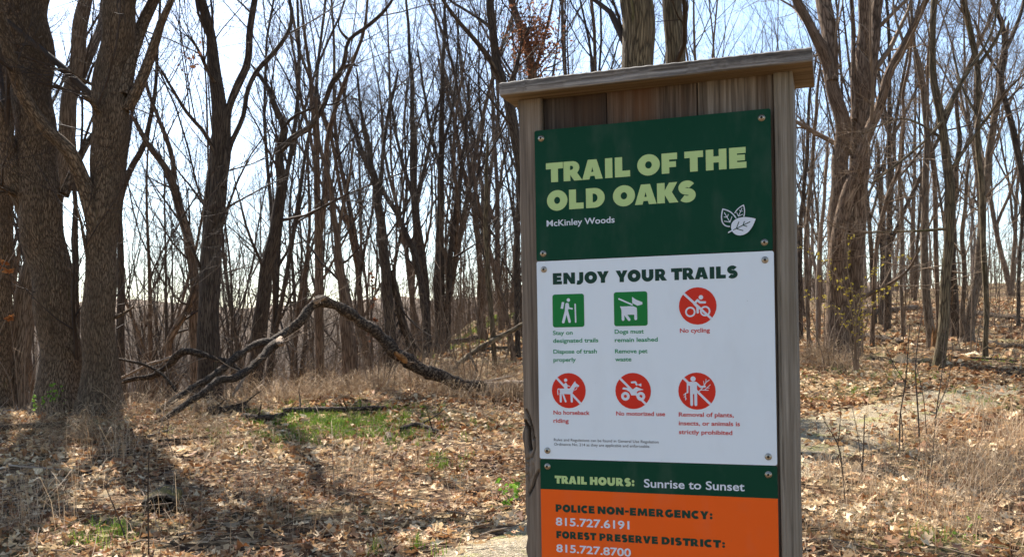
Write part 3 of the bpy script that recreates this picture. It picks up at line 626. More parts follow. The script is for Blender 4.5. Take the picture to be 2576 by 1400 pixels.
# every tree of these woods that stands free in the view gets a label of its own
marks = [(-60, 'the left edge'), (255, 'the second oak'), (528, 'the tall forked tree'), (690, 'the gnarled tree'), (803, 'the reddish trunk'), (960, 'the wide vase tree'), (1108, 'the dark pair'), (1325, 'the sign'),
         (2005, 'the sign'), (2120, 'the huge tree'), (2372, 'the sinuous tree'), (2474, 'the slender trunk'), (2600, 'the right edge')]
ords = 'first second third fourth fifth sixth seventh eighth ninth tenth eleventh twelfth thirteenth fourteenth fifteenth sixteenth'.split()
bt = []
for o in list(C.objects):
    if o.name.startswith('bare_tree'):
        x_, y_, z_ = o.location; z_ += 3 - EYE; bt.append((1287.5 + FPX * (x_ * cr - z_ * sr) / y_, o))
bt.sort(key=lambda q: q[0])
for (xa, na), (xb, nb) in zip(marks, marks[1:]):
    if na == nb: continue
    inn = [o for x_, o in bt if xa <= x_ < xb]
    for i, o in enumerate(inn):
        col_ = {M_dark: 'dark', M_warm: 'reddish', M_grey: 'greyish'}[[c for c in o.children if c.name.startswith('trunk')][0].data.materials[0]]
        o['label'] = '%s %s bare tree from left in far woods between %s and %s' % (ords[min(i, 15)] if len(inn) > 1 else 'only', col_, na.replace('the ', ''), nb.replace('the ', ''))
        o['group'] = 'bare trees of the far woods'
# the woods go on behind the viewer: they shade the front of the sign from the open sky
for k in range(46):
    az = random.uniform(75, 285); d = random.uniform(12, 40); x, y = d * math.sin(R_(az)), d * math.cos(R_(az)); s_ = random.uniform(.85, 1.15)
    root = empty('bare_tree', (x, y, G1(x, y)), 'bare tree of the woods behind the viewer', 'tree', 'bare trees behind the viewer', random.uniform(0, 6.28)); root.scale = (s_, s_, s_)
    for me, nm in zip(proto[k % 11], ('trunk', 'crown')):
        o = bpy.data.objects.new(nm, me); C.objects.link(o); o.parent = root

# far woods past counting
g = np.random.default_rng(5); N = 1200
az = R_(1) * g.uniform(-40, 40, N); d = np.sqrt(g.uniform(62**2, 230**2, N)); x, y = d * np.sin(az), d * np.cos(az); k = (az < .2) | (g.random(N) < .6); x, y = x[k], y[k]; N = len(x); z = G(x, y)
H = g.uniform(14, 21, N); K = 5; t = np.linspace(0, 1, K)
P = np.stack([x[:, None] + g.normal(0, .7, (N, 1)) * t + g.normal(0, .18, (N, K)), y[:, None] + g.normal(0, .7, (N, 1)) * t, z[:, None] - .5 + H[:, None] * t], -1)
Rr = g.uniform(.06, .15, (N, 1)) * (1.05 - .9 * t[None])
mb = MB(); mb.tubes(P, Rr, 4); l1, r1 = grow(P, Rr, 9, .5, 4.0, 4, .15, 1, .4, .015, .5, .08, g=g); mb.tubes(l1, r1, 3)
l2, r2 = grow(l1[::2], r1[::2], 2, .5, 2.6, 3, .2, 1, .5, .012, .4, .1, g=g); mb.tubes(l2, r2, 3)
tag(mb.obj('distant_woods', flat('far_bark', (.21, .165, .135), .9, .1, 0, .3, .2)), 'grey brown mass of distant bare woods', kind='stuff')

# undergrowth: thin brush
g = np.random.default_rng(9)
def stems(mb, x, y, h, r, lean=.25, K=5):
    n = len(x); z = G(x, y); t = np.linspace(0, 1, K); dx, dy = g.normal(0, lean, (n, 1)), g.normal(0, lean, (n, 1))
    P = np.stack([x[:, None] + dx * h[:, None] * t**1.4, y[:, None] + dy * h[:, None] * t**1.4, z[:, None] - .05 + h[:, None] * t * (1 - .12 * t)], -1)
    return P, r[:, None] * (1.05 - .8 * t[None])
def fan(n, d0, d1, a0=-38, a1=38, gg=g):
    az = R_(1) * gg.uniform(a0, a1, n); d = np.sqrt(gg.uniform(d0**2, d1**2, n)); return d * np.sin(az), d * np.cos(az)
x, y = fan(3000, 17, 60); k = on_trail(x, y) > 1.1; x, y = x[k], y[k]
mb = MB(); P, Rr = stems(mb, x, y, g.uniform(.5, 2.2, len(x)), g.uniform(.003, .007, len(x)))
mb.tubes(P, Rr, 3); l1, r1 = grow(P, Rr, 5, .7, .55, 3, .15, 1, .7, .0032, .3, .15, g=g); mb.tubes(l1, r1, 3)
tag(mb.obj('undergrowth', M_twigp), 'tangle of thin bare brush under the far trees', kind='stuff')

x, y = fan(2000, 27, 85, -30, 30); k = (x < 7) | (g.random(len(x)) < .35); x, y = x[k], y[k]; z0 = G(x, y); h = g.uniform(2.5, 7.5, len(x)); h = np.where(x > 8, h * .6, h)
mb = MB(); P, Rr = stems(mb, x, y, h, g.uniform(.012, .03, len(x)), .12, 7); mb.tubes(P, Rr, 3)
l1, r1 = grow(P, Rr, 7, .75, 1.6, 4, .12, 1, .65, .010, .35, .15, g=g); mb.tubes(l1, r1, 3); l2, r2 = grow(l1, r1, 2, .6, .8, 3, .2, 1, .6, .006, .2, .15, g=g); mb.tubes(l2, r2, 3)
tag(mb.obj('thicket', flat('thicket_bark', (.15, .105, .07), .9, .1, 0, .4, .6)), 'brown tangle of young stems filling the valley woods', kind='stuff')

# ---------------------------------------------------------------- leaf litter, grass
g = np.random.default_rng(21)
def scatter(n, d0, d1, a0, a1, keep_trail=.16):
    x, y = fan(n, d0, d1, a0, a1, g); ot = on_trail(x, y); k = (ot > 1.0 + .12 * g.standard_normal(len(x))) | (g.random(len(x)) < keep_trail * np.where(y > 10, 2.2, .8))
    cl = np.sin(x * 1.7 + 3) * np.sin(y * 1.9) + .6 * np.sin(x * 4.3 - y * 3.1); k &= g.random(len(x)) < np.clip(.85 + .35 * cl, .3, 1)
    return x[k], y[k]
def leaf_set(n, d0, d1, s0, s1, simple, lift):
    x, y = scatter(n, d0, d1, -43, 43); hump = np.maximum(0, np.sin(x * 2.9 + 1.3 * np.sin(y * 2.2)) * np.sin(y * 3.3 + x)) * .05; z = G(x, y) + g.uniform(.004, lift, len(x)) + hump * g.random(len(x))
    return np.column_stack([x, y, z]), g.uniform(s0, s1, len(x)) * np.exp(g.normal(0, .25, len(x)))
def tints(n, p): return np.clip(g.beta(1.3, 1.1, n) * .85 + .1 + .22 * np.sin(p[:, 0] * 1.1 + 2 * np.sin(p[:, 1] * .7)) * np.sin(p[:, 1] * 1.6 + p[:, 0] * .5), 0, 1)
p0, s0_ = leaf_set(19000, 4.5, 11.5, .062, .11, False, .06)
order = np.argsort(p0[:, 1] + 3 * np.maximum(0, np.abs(p0[:, 0] / p0[:, 1]) - .54)); vis = [i for i in order if p0[i, 1] > 6.3 and abs(p0[i, 0] / p0[i, 1]) < .57 and not (.0 < p0[i, 0] / p0[i, 1] < .33)][:290]
mask = np.ones(len(p0), bool); mask[vis] = False
tt = tints(len(p0), p0)
mb = MB(); add_leaves(mb, p0[mask], s0_[mask], tt[mask], g)
p1, s1_ = leaf_set(40000, 11.5, 21, .07, .12, True, .06); add_leaves(mb, p1, s1_, tints(len(p1), p1), g, True)
p2, s2_ = leaf_set(32000, 21, 52, .13, .22, True, .05); add_leaves(mb, p2, s2_, tints(len(p2), p2), g, True)
tag(mb.obj('fallen_leaves', M_leaf), 'dense layer of dry brown oak leaves over the ground', kind='stuff')
lm = []
for k in range(14):
    q = MB(); add_leaves(q, np.zeros((1, 3)), np.array([1.0]), np.array([(k + .5) / 14]), g); lm.append(q.mesh('fallen_leaf', [M_leaf]))
for i in vis:
    o = bpy.data.objects.new('fallen_leaf', lm[int(tt[i] * 13.99)]); C.objects.link(o); o.parent = ground; o.location = p0[i] + np.array([0, 0, .012]); o.scale = (s0_[i],) * 3; o.rotation_euler = (0, 0, random.uniform(0, 6.28))

def blades(mb, x, y, h, w_, bend, tint, g=g):
    n = len(x); z = G(x, y); a = g.random(n) * 2 * PI; dx, dy = np.cos(a), np.sin(a); b = bend * h * g.uniform(.2, 1.4, n)
    sx, sy = -dy * w_ / 2, dx * w_ / 2; V = np.zeros((n, 7, 3))
    for i, (t, ww) in enumerate(((0, 1), (.4, .9), (.75, .6))):
        cx, cy, cz = x + dx * b * t**2, y + dy * b * t**2, z - .01 + h * t
        V[:, 2 * i] = np.stack([cx - sx * ww, cy - sy * ww, cz], 1); V[:, 2 * i + 1] = np.stack([cx + sx * ww, cy + sy * ww, cz], 1)
    V[:, 6] = np.stack([x + dx * b, y + dy * b, z + h * (1 - .3 * np.minimum(bend, 2))], 1); o = np.arange(n)[:, None] * 7
    n0 = mb.n; mb.add(V.reshape(-1, 3), np.concatenate([o + np.array([[0, 1, 3, 2]]), o + np.array([[2, 3, 5, 4]])]), 0, None, np.repeat(tint, 7))
    mb.f[3].append(n0 + o + np.array([[4, 5, 6]])); mb.m[3].append(np.zeros(n, int))
mb = MB()
ctr = [(850, 1072, 1.3, 4600), (780, 1052, 1.0, 2000), (930, 1100, 1.1, 1500), (760, 1110, .8, 700), (1110, 1160, .25, 140), (1115, 1180, .2, 140), (300, 1345, .5, 120), (1000, 1030, .8, 300), (740, 1015, .4, 160), (2120, 930, 1.6, 900), (2250, 945, 1.5, 900),
       (2500, 1010, 1.2, 700), (2070, 1010, .6, 200), (470, 1035, .6, 120), (180, 1000, .6, 150), (650, 1080, .6, 200), (560, 1040, .5, 120), (230, 1370, .5, 110), (1000, 1385, .3, 90), (2330, 1360, .2, 120), (2480, 905, 1.5, 700), (1200, 830, 3.2, 3200), (1120, 880, 2.4, 1400), (1260, 800, 3, 1500), (2150, 985, .5, 160), (1280, 880, 2, 400)]
X, Y, Hh = [], [], []
for cx, cy, rad, n in ctr:
    p = gp(cx, cy); nc = max(3, n // 16); ca = g.random(nc) * 2 * PI; cr_ = np.abs(g.normal(0, rad * .62, nc)); ci = g.integers(0, nc, n); X.append(p[0] + (np.cos(ca) * cr_ * 1.35)[ci] + g.normal(0, .035, n)); Y.append(p[1] + (np.sin(ca) * cr_)[ci] + g.normal(0, .035, n)); Hh.append(np.full(n, .13 if p[1] < 13.9 else .09) * g.uniform(.4, 1.4, n))
x, y = scatter(9000, 6, 30, -40, 40, .5); k = (np.sin(x * .9 + 1) * np.sin(y * .8 + 2) + .4 * np.sin(x * 2.7 + y)) > .62; X.append(x[k]); Y.append(y[k]); Hh.append(g.uniform(.03, .09, k.sum()))
X, Y, Hh = map(np.concatenate, (X, Y, Hh)); blades(mb, X, Y, Hh * np.clip(Y / 22, 1, 1.7), g.uniform(.004, .007, len(X)) * np.clip(Y / 14, 1, 4), .5, np.clip(g.random(len(X)) + np.where(Y > 22, .35, 0), 0, 1))
tag(mb.obj('grass', M_grass), 'fresh green grass tufts coming up between the dead leaves', kind='stuff')
# dry straw: standing stalks and lying ones
mb = MB(); X, Y, Hh = [], [], []
for cx, cy, rad, n, h in [(900, 1230, .28, 40, .75), (860, 1190, .3, 25, .6), (310, 1150, .5, 120, .55), (230, 1020, .5, 110, .7), (60, 1330, .35, 60, .6), (2480, 1230, .6, 260, .5), (2350, 1300, .5, 140, .5), (2200, 1250, .5, 120, .4), (2450, 1340, .5, 160, .5), (2540, 1140, .6, 200, .5), (2320, 1100, .7, 200, .35), (2080, 1200, .4, 80, .35), (2120, 1350, .4, 90, .35), (2400, 1180, .8, 220, .4), (2540, 1100, .6, 120, .45), (1120, 985, .8, 160, .5), (900, 985, .6, 80, .5), (1060, 950, 1.5, 160, .5), (1200, 945, 1.2, 120, .5), (1290, 1000, .7, 140, .45), (1150, 1000, .5, 60, .5), (1560 - 900, 1290, .5, 40, .55), (560, 1180, .8, 60, .5), (1000, 1300, .7, 40, .5), (140, 1230, .6, 60, .55), (430, 1340, .6, 40, .5), (760, 1340, .5, 30, .5),
                         (960, 965, 1.1, 330, .45), (1240, 1000, .8, 260, .4), (2110, 930, .7, 200, .4), (2070, 905, .6, 140, .5), (700, 1010, .8, 180, .45), (2450, 1040, .8, 170, .4), (480, 1050, .6, 120, .4), (1040, 1180, .3, 30, .5), (2560, 1260, .4, 80, .55), (2240, 1190, .4, 30, .5), (640, 1250, .4, 24, .5), (820, 965, 1.0, 260, .4), (1000, 935, 1.2, 300, .5)]:
    p = gp(cx, cy); n = int(n * 1.3); ang = g.random(n) * 2 * PI; rr = np.abs(g.normal(0, rad, n)); X.append(p[0] + np.cos(ang) * rr); Y.append(p[1] + np.sin(ang) * rr); Hh.append(h * g.uniform(.35, 1.25, n))
x, y = fan(2200, 6, 45, -40, 40, g); k = on_trail(x, y) > 1.05; X.append(x[k]); Y.append(y[k]); Hh.append(g.uniform(.1, .5, k.sum()))
X, Y, Hh = map(np.concatenate, (X, Y, Hh)); blades(mb, X, Y, Hh, g.uniform(.0035, .0065, len(X)) * np.clip(Y / 10, .85, 1.5), np.where(Y > 14, g.uniform(.3, 2.2, len(X)), g.uniform(.15, 1.5, len(X))), g.random(len(X)))
# thatch lying flat
x, y = scatter(11000, 6, 22, -40, 40, .1); n = len(x); a = g.random(n) * PI; L = g.uniform(.12, .5, n); t = np.linspace(-.5, .5, 4)
P = np.stack([x[:, None] + np.cos(a)[:, None] * L[:, None] * t, y[:, None] + np.sin(a)[:, None] * L[:, None] * t + .03 * L[:, None] * np.sin(t * 5), 0 * x[:, None] + 0 * t], -1)
P[..., 2] = G(x, y)[:, None] + g.uniform(.02, .09, (n, 1)) + t[None] * L[:, None] * g.normal(0, .22, (n, 1)); mb.tubes(P, np.full((n, 4), .0023), 3, tint=np.repeat(g.random(n), 12))
tag(mb.obj('dry_grass', M_straw), 'straw coloured dry grass stalks standing and lying in the litter', kind='stuff')
# fallen twigs
mb = MB(); x, y = scatter(1500, 6, 26, -40, 40, .1); n = len(x); a = g.random(n) * PI; L = g.uniform(.15, .9, n); t = np.linspace(-.5, .5, 5)
P = np.stack([x[:, None] + np.cos(a)[:, None] * L[:, None] * t, y[:, None] + np.sin(a)[:, None] * L[:, None] * t, 0 * x[:, None] + 0 * t], -1) + g.normal(0, .012, (n, 5, 3))
P[..., 2] += G(x, y)[:, None] + g.uniform(.02, .07, (n, 1)) + t[None] * L[:, None] * g.normal(0, .1, (n, 1)); mb.tubes(P, g.uniform(.003, .009, (n, 1)) * np.linspace(1, .5, 5)[None], 4)
l1, r1 = grow(P[:500], np.full((500, 5), .004), 2, .6, .2, 3, .2, .9, .7, .002, 0, .1, g=g); mb.tubes(l1, r1, 3)
tag(mb.obj('fallen_twigs', M_twigp), 'small broken twigs lying among the fallen leaves', kind='stuff')
# tangled dead brush along the crest and round the limb foot
bx_, by_, bh = [], [], []
for cx, cy, rad, n, h in [(1120, 985, .9, 110, .5), (900, 990, .8, 70, .45), (1010, 975, .8, 70, .5), (1060, 945, 1.8, 80, .6), (1220, 950, 1.2, 80, .5), (1300, 1000, .7, 90, .5), (700, 1000, .7, 70, .6), (790, 1010, .5, 60, .5), (620, 1040, .4, 30, .4), (350, 1050, .6, 30, .5), (250, 1110, .7, 50, .45), (60, 1100, .7, 40, .4), (2090, 925, .7, 90, .5), (2060, 900, .6, 60, .6), (2480, 1200, .6, 50, .35), (540, 1100, .8, 60, .35), (960, 930, 1.5, 120, .7), (840, 950, 1.5, 120, .7)]:
    p = gp(cx, cy); ang = g.random(n) * 2 * PI; rr = np.abs(g.normal(0, rad, n)); bx_.append(p[0] + np.cos(ang) * rr * 1.3); by_.append(p[1] + np.sin(ang) * rr); bh.append(h * g.uniform(.4, 1.2, n))
bx_, by_, bh = map(np.concatenate, (bx_, by_, bh)); mb = MB(); P, Rr = stems(mb, bx_, by_, bh, g.uniform(.0028, .0045, len(bx_)), .7, 7); tt_ = g.random(len(bx_)); mb.tubes(P, Rr, 3, tint=np.repeat(tt_, 21))
l1, r1 = grow(P, Rr, 6, .8, .3, 4, .1, 1, .8, .0024, -.1, .3, g=g); mb.tubes(l1, r1, 3, tint=np.repeat(g.random(len(l1)), 12)); l2, r2 = grow(l1, r1, 2, .8, .16, 3, .1, 1, .8, .0018, -.1, .3, g=g); mb.tubes(l2, r2, 3, tint=np.repeat(g.random(len(l2)), 9))
tag(mb.obj('dead_brush', leafy('dead_brush_stem', [(0, (.17, .10, .05)), (.5, (.40, .27, .15)), (1, (.66, .49, .30))], .2)), 'tangled dead weed stems and fine brush along the crest', kind='stuff')
# pebbles on the trail
g2 = np.random.default_rng(4); n = 5000; i = g2.integers(0, 150, n); a = g2.uniform(-.95, .95, n); pp = tc[i, :2] + tn[i] * (a * tc[i, 2])[:, None] + g2.normal(0, .1, (n, 2)); zz = G(pp[:, 0], pp[:, 1]) + .022
v = np.array([(1, 0, 0), (0, 1, 0), (-1, 0, 0), (0, -1, 0), (0, 0, .7), (0, 0, -.5)]); f = np.array([(0, 1, 4), (1, 2, 4), (2, 3, 4), (3, 0, 4)]); sz = g2.uniform(.004, .013, n)
V = v[None] * sz[:, None, None] * g2.uniform(.6, 1.3, (n, 6, 1)) + np.column_stack([pp, zz])[:, None, :]
mb = MB(); mb.add(V.reshape(-1, 3), (f[None] + np.arange(n)[:, None, None] * 6).reshape(-1, 3)); tag(mb.obj('gravel', flat('limestone_chip', (.33, .28, .21), .9, .2, 0, .5, 30)), 'loose pale gravel on the trail', kind='stuff')

# ---------------------------------------------------------------- fallen limbs, logs
def gdep(x, y):
    return float(gp(x, y)[1])
def log(name, label, cat, d, parts, mat, group=None, dd=None, twig=0):
    """parts: list of (part name, material, [(x, y, w[, depth])])"""
    p0 = parts[0][2][0]; b = px(p0[0], p0[1], p0[3] if len(p0) > 3 else d); b[2] = G1(b[0], b[1]); root = empty(name, b, label, cat, group)
    AP, AR = [], []
    for k, (nm, mt, st) in enumerate(parts):
        P = np.array([(*px(q[0], q[1], q[3] if len(q) > 3 else d), q[2] / FPX * (q[3] if len(q) > 3 else d) / 2) for q in st])
        L = np.linalg.norm(np.diff(P[:, :3], axis=0), axis=1).sum(); n = int(np.clip(L / .07, 8, 110)); Q = smooth_path(P, n)
        Q[:, :3] += (.13 * Q[:, 3:4]) * np.stack([np.sin(np.arange(n) * 1.1 + k), np.cos(np.arange(n) * .8 + k), np.sin(np.arange(n) * .6 + 2 * k)], 1)
        rad = np.maximum(Q[:, 3], .004) * (1 + .09 * np.sin(np.arange(n) * .9 + k) + .06 * np.sin(np.arange(n) * 2.3) + g.normal(0, .07, n)); rad[0] *= .5; rad[-1] *= .3
        mb = MB(); mb.tubes((Q[:, :3] - b)[None], rad[None], 14 if rad.max() > .05 else 8, seed=k * 2.3 + 1, lump=.09); mb.obj(nm, mt, root)
        t = np.linspace(0, n - 1, 24); AP.append(np.stack([np.interp(t, np.arange(n), Q[:, c]) for c in range(3)], 1) - b); AR.append(np.interp(t, np.arange(n), rad))
    if twig:
        A, B = np.stack(AP), np.stack(AR); mb = MB(); l1, r1 = grow(A, B, twig, 1.0, .6, 6, .1, 1, .25, .005, .1, .15, .012, g=g); mb.tubes(l1, r1, 4); l2, r2 = grow(l1, r1, 3, .7, .3, 4, .2, 1, .6, .003, .1, .15, g=g); mb.tubes(l2, r2, 3); tag(mb.obj('twigs', M_twigp, root), kind='stuff')
    return root
def seg(d0, d1, pts): 
    n = len(pts); return [(*p, d0 + (d1 - d0) * i / (n - 1)) for i, p in enumerate(pts)]
log('fallen_limb', 'long dead oak limb arching high over the ground, lichen flecked, left of the sign', 'fallen limb', 17, [
    ('main_limb', M_dead, seg(17.6, 16.2, [(1225, 975, 20), (1205, 972, 25), (1158, 963, 27), (1100, 943, 32), (1050, 922, 32), (1009, 898, 35), (963, 852, 32), (900, 800, 28), (860, 776, 26), (832, 762, 27), (809, 754, 30), (790, 764, 27), (775, 782, 24), (755, 806, 22), (725, 832, 22), (700, 848, 20)])),
    ('branch', M_dead, seg(16.25, gdep(390, 1052), [(716, 838, 21), (690, 852, 21), (643, 868, 20), (599, 892, 19), (548, 938, 18), (497, 966, 17), (457, 993, 16), (420, 1016, 13), (390, 1040, 9)])),
    ('branch', M_dead, seg(16.2, gdep(403, 1070), [(704, 850, 22), (690, 866, 22), (660, 896, 20), (625, 930, 19), (590, 948, 18), (548, 957, 18), (514, 983, 17), (457, 1023, 17), (403, 1058, 14)])),
    ('branch', M_dead, seg(16.0, 16.4, [(612, 940, 15), (590, 922, 15), (560, 906, 14), (528, 897, 15), (500, 889, 16), (457, 884, 18), (438, 900, 18), (420, 922, 17), (388, 943, 16), (345, 950, 14), (302, 962, 10)])),
    ('branch', M_dead, seg(15.6, 16.0, [(445, 985, 10), (430, 965, 9), (411, 943, 8), (371, 920, 8), (330, 908, 7), (300, 902, 6), (262, 897, 4), (236, 897, 3)])),
    ('branch', M_pale, seg(16.4, 17.2, [(450, 888, 8), (410, 905, 7), (370, 916, 6), (330, 938, 6), (300, 950, 5)])),
    ('branch', M_pale, seg(16.0, 15.3, [(650, 905, 12), (632, 926, 11), (612, 950, 10), (598, 975, 8), (583, 996, 5)])),
    ('broken_stub', M_pale, seg(16.1, 15.6, [(704, 852, 14), (704, 857, 18), (706, 862, 17)])),
    ('broken_tip', M_pale, seg(16.5, 16.2, [(790, 757, 16), (803, 752, 15), (818, 748, 10)])),
    ('splintered_wood', M_rot, seg(16.6, 16.8, [(992, 884, 14), (1008, 898, 16), (1024, 912, 10)]))], M_dead, twig=4)
log('fallen_log', 'pale barkless log lying on the ground by the left post of the sign', 'log', 17.8, [('wood', M_pale, seg(17.9, 17.4, [(1196, 978, 14), (1225, 972, 22), (1270, 970, 25), (1330, 968, 26), (1400, 966, 24)])), ('splinter', M_pale, [(1185, 962, 6, 17.9), (1220, 958, 7, 17.9), (1290, 945, 5, 18)])], M_pale)
log('fallen_limb', 'mossy dead limb propped diagonally behind the left post of the sign', 'fallen limb', 22, [('main_limb', M_moss, seg(22, 23.5, [(1140, 932, 10), (1158, 910, 13), (1180, 893, 13), (1215, 869, 13), (1265, 842, 12), (1312, 816, 11), (1370, 790, 9)])), ('branch', M_dead, [(1180, 892, 7, 22), (1192, 912, 6, 21.8), (1200, 935, 5, 21.6)])], M_moss)
def gl(name, label, pts, w_, mat, group=None, twig=0, part='wood'):
    q = [gp(*p) for p in pts]; b = q[0]; root = empty(name, b, label, 'log' if 'log' in name else 'branch', group); r = w_ / 2
    P = np.array([(*a, r) for a in q]); P[:, 2] += r + .035; n = 26; Q = smooth_path(P, n); Q[:, :3] += .25 * r * np.stack([np.sin(np.arange(n) * 1.2 + r * 99), np.cos(np.arange(n) * .9), .5 * np.sin(np.arange(n) * .7)], 1); rad = Q[:, 3] * (1 + .12 * np.sin(np.arange(n) * .8 + r * 50)) * np.linspace(1, .75, n); rad[0] *= .6; rad[-1] *= .4
    mb = MB(); mb.tubes((Q[:, :3] - b)[None], rad[None], 12, seed=r * 77, lump=.1); mb.obj(part, mat, root)
    if twig:
        mb = MB(); l1, r1 = grow((Q[:, :3] - b)[None][:, ::2], rad[None][:, ::2], twig, .9, .5, 5, .1, 1, .4, .004, .3, .15, g=g); mb.tubes(l1, r1, 4); tag(mb.obj('twigs', mat, root), kind='stuff')
gl('fallen_log', 'straight thin log on the ground at the left edge below the twin oak', [(-30, 1092), (60, 1086), (166, 1080)], .09, M_dead)
gl('fallen_branch', 'thin crooked branch on the ground in front of the thick left trunk', [(-20, 1046), (60, 1040), (125, 1034)], .06, M_pale, twig=3)
gl('fallen_branch', 'long dark stick lying along the back edge of the green grass patch', [(712, 1046), (800, 1044), (880, 1042), (975, 1038)], .10, M_dead, twig=3)
gl('fallen_branch', 'short dark branch at the right end of the green grass patch', [(1010, 1092), (1045, 1080), (1100, 1098)], .08, M_dead, twig=3)
gl('fallen_branch', 'thick dark broken branch on the ground right of the limb foot', [(520, 1052), (570, 1050), (625, 1040)], .15, M_dead, twig=5)
gl('fallen_branch', 'dark knobbly branch left of the green grass patch', [(610, 1062), (660, 1066), (720, 1058)], .11, M_dead, twig=5)
gl('fallen_branch', 'pale thin branch lying in front of the second oak', [(370, 1108), (400, 1098), (440, 1085)], .035, M_pale, twig=3)
gl('fallen_branch', 'long pale stick on shaded leaves in front of the oaks', [(20, 1182), (90, 1186), (160, 1192)], .03, M_pale)
gl('fallen_branch', 'slender stick crossing the litter in front of the limb foot', [(395, 1120), (480, 1112), (590, 1108)], .035, M_dead, twig=2)
gl('fallen_log', 'dark log on the leafy slope right of the far dark trunks', [(1138, 872), (1180, 862), (1225, 850)], .22, M_dead)
gl('fallen_log', 'thin mossy log across the slope left of the sign, upper one', [(1180, 900), (1230, 885), (1290, 880)], .12, M_moss)
gl('fallen_log', 'grey log on the slope directly right of the huge tree', [(2175, 797), (2240, 790), (2310, 783)], .30, M_grey)
gl('fallen_log', 'long dark log high on the slope near the right edge', [(2450, 795), (2510, 803), (2590, 815)], .2, M_dead)
gl('fallen_log', 'dark log on the slope behind the sinuous tree', [(2480, 868), (2520, 876), (2600, 884)], .13, M_dead)
gl('fallen_branch', 'dark branch on the bank left of the sinuous tree', [(2165, 852), (2210, 858), (2270, 868)], .16, M_dead, twig=5)
gl('fallen_branch', 'short dark branch at the foot of the smooth slender trunk', [(2480, 885), (2510, 884), (2535, 877)], .08, M_dead, twig=3)
gl('fallen_branch', 'dark sticks on the ground behind the trail, right of the sinuous tree', [(2395, 905), (2460, 908), (2560, 914)], .05, M_dead, twig=6)
gl('fallen_branch', 'light branch lying flat far up the slope above the grey log', [(2180, 770), (2200, 775), (2260, 768)], .14, M_pale)
# hollow mossy log
def hollow():
    c = gp(401, 1292); root = empty('hollow_log', c, 'short hollow moss topped log end facing the viewer in the foreground litter', 'log'); a0 = .12
    R0 = .13; Lh = .6; n = 28; K = 9; a = np.linspace(0, 2 * PI, n, endpoint=False); rr = R0 * .92 * (1 + .07 * np.sin(a * 2 + 1) + .05 * np.sin(a * 5) + .04 * np.sin(a * 11 + 2)); ax = np.array([-.25, 1, .02]); ax /= np.linalg.norm(ax); sx = norm(np.cross(ax, [0, 0, 1])); sz = np.cross(sx, ax)
    V = []
    for k in range(K): V.append(ax * Lh * k / (K - 1) + (rr * (1 + .06 * math.sin(k * 2)) * (1 + .05 * np.sin(a * 7 + k * 1.7)))[:, None] * (np.cos(a)[:, None] * sx * 1.2 + np.sin(a)[:, None] * sz * .78) + np.array([0, 0, .085]))
    V = np.array(V); F = [(k * n + j, (k + 1) * n + j, (k + 1) * n + (j + 1) % n, k * n + (j + 1) % n) for k in range(K - 1) for j in range(n)]
    mb = MB(); mb.add(V.reshape(-1, 3), F, 0); m = bark_mat('mossy_log_bark', (.02, .016, .01), (.08, .06, .035), (.17, .13, .08), (.20, .15, .03), .14, 30, .01); mb.obj('bark', m, root)
    inner = V[0].mean(0) + (V[0] - V[0].mean(0)) * .78; back = inner * .9 + ax * .3; mb = MB(); mb.add(np.concatenate([V[0], inner]), [(j, (j + 1) % n, n + (j + 1) % n, n + j) for j in range(n)]); mb.obj('cut_rim', M_dead, root)
    mb = MB(); mb.add(np.concatenate([inner, back, back.mean(0)[None]]), [(j, (j + 1) % n, n + (j + 1) % n, n + j) for j in range(n)]); mb.f[3].append(np.array([(n + j, n + (j + 1) % n, 2 * n) for j in range(n)])); mb.m[3].append(np.zeros(n, int)); mb.obj('hollow', flat('rotted_heartwood', (.03, .022, .016), .95, .1, 0, .4, 60), root)
hollow()

# ---------------------------------------------------------------- saplings, shrubs, small plants
def sapling(label, d, sts, tw=3, mat=None, name='sapling', group=None, lab_cat='sapling', leaf=None):
    b = px(sts[0][0][0], sts[0][0][1], d); b[2] = G1(b[0], b[1]); root = empty(name, b, label, lab_cat, group); A, B = [], []
    for st in sts:
        off = g.uniform(-.25, .25); n0 = len(st); P = np.array([(*px(x, y, d + off * i / max(1, n0 - 1)), w_ * .8 / FPX * d / 2) for i, (x, y, w_) in enumerate(st)]); Q = smooth_path(P, 16); mb = MB(); mb.tubes((Q[:, :3] - b)[None], np.maximum(Q[:, 3], .0015)[None], 6); mb.obj('stem', mat or M_twig, root); A.append(Q[:, :3] - b); B.append(np.maximum(Q[:, 3], .0015))
    mb = MB(); A = np.stack(A); B = np.stack(B); l1, r1 = grow(A, B, tw, .7, .16, 4, .25, .98, .6, .0014, .25, .12, g=g); mb.tubes(l1, r1, 3); l2, r2 = grow(l1, r1, 2, .6, .07, 3, .2, 1, .7, .001, .2, .1, g=g); mb.tubes(l2, r2, 3); tag(mb.obj('crown', mat or M_twig, root), kind='stuff')
    if leaf:
        n, s0, s1, mt = leaf; k = g.integers(0, len(l2), n); pos = l2[k, -1] + g.normal(0, .01, (n, 3)); lmb = MB(); add_leaves(lmb, pos, g.uniform(s0, s1, n), g.random(n), g, True, True); lmb.obj('leaves', mt, root)
    return root
sapling('bare forked sapling, tallest of those in front of the trail right of the sign', 11.6, [[(2262, 1200, 5), (2262, 1100, 4.5), (2264, 1040, 4), (2274, 980, 4), (2277, 960, 4), (2282, 900, 3), (2288, 815, 2)], [(2277, 962, 3), (2250, 920, 2.5), (2226, 868, 2)], [(2268, 1195, 4), (2270, 1100, 3), (2266, 1042, 3)]])
sapling('straight thin sapling right beside the tallest one', 12, [[(2312, 1145, 5), (2310, 1060, 4.5), (2306, 1000, 5), (2302, 930, 3.5), (2312, 830, 3), (2326, 755, 2)], [(2330, 1090, 3), (2322, 1000, 2.5), (2300, 900, 2)]])
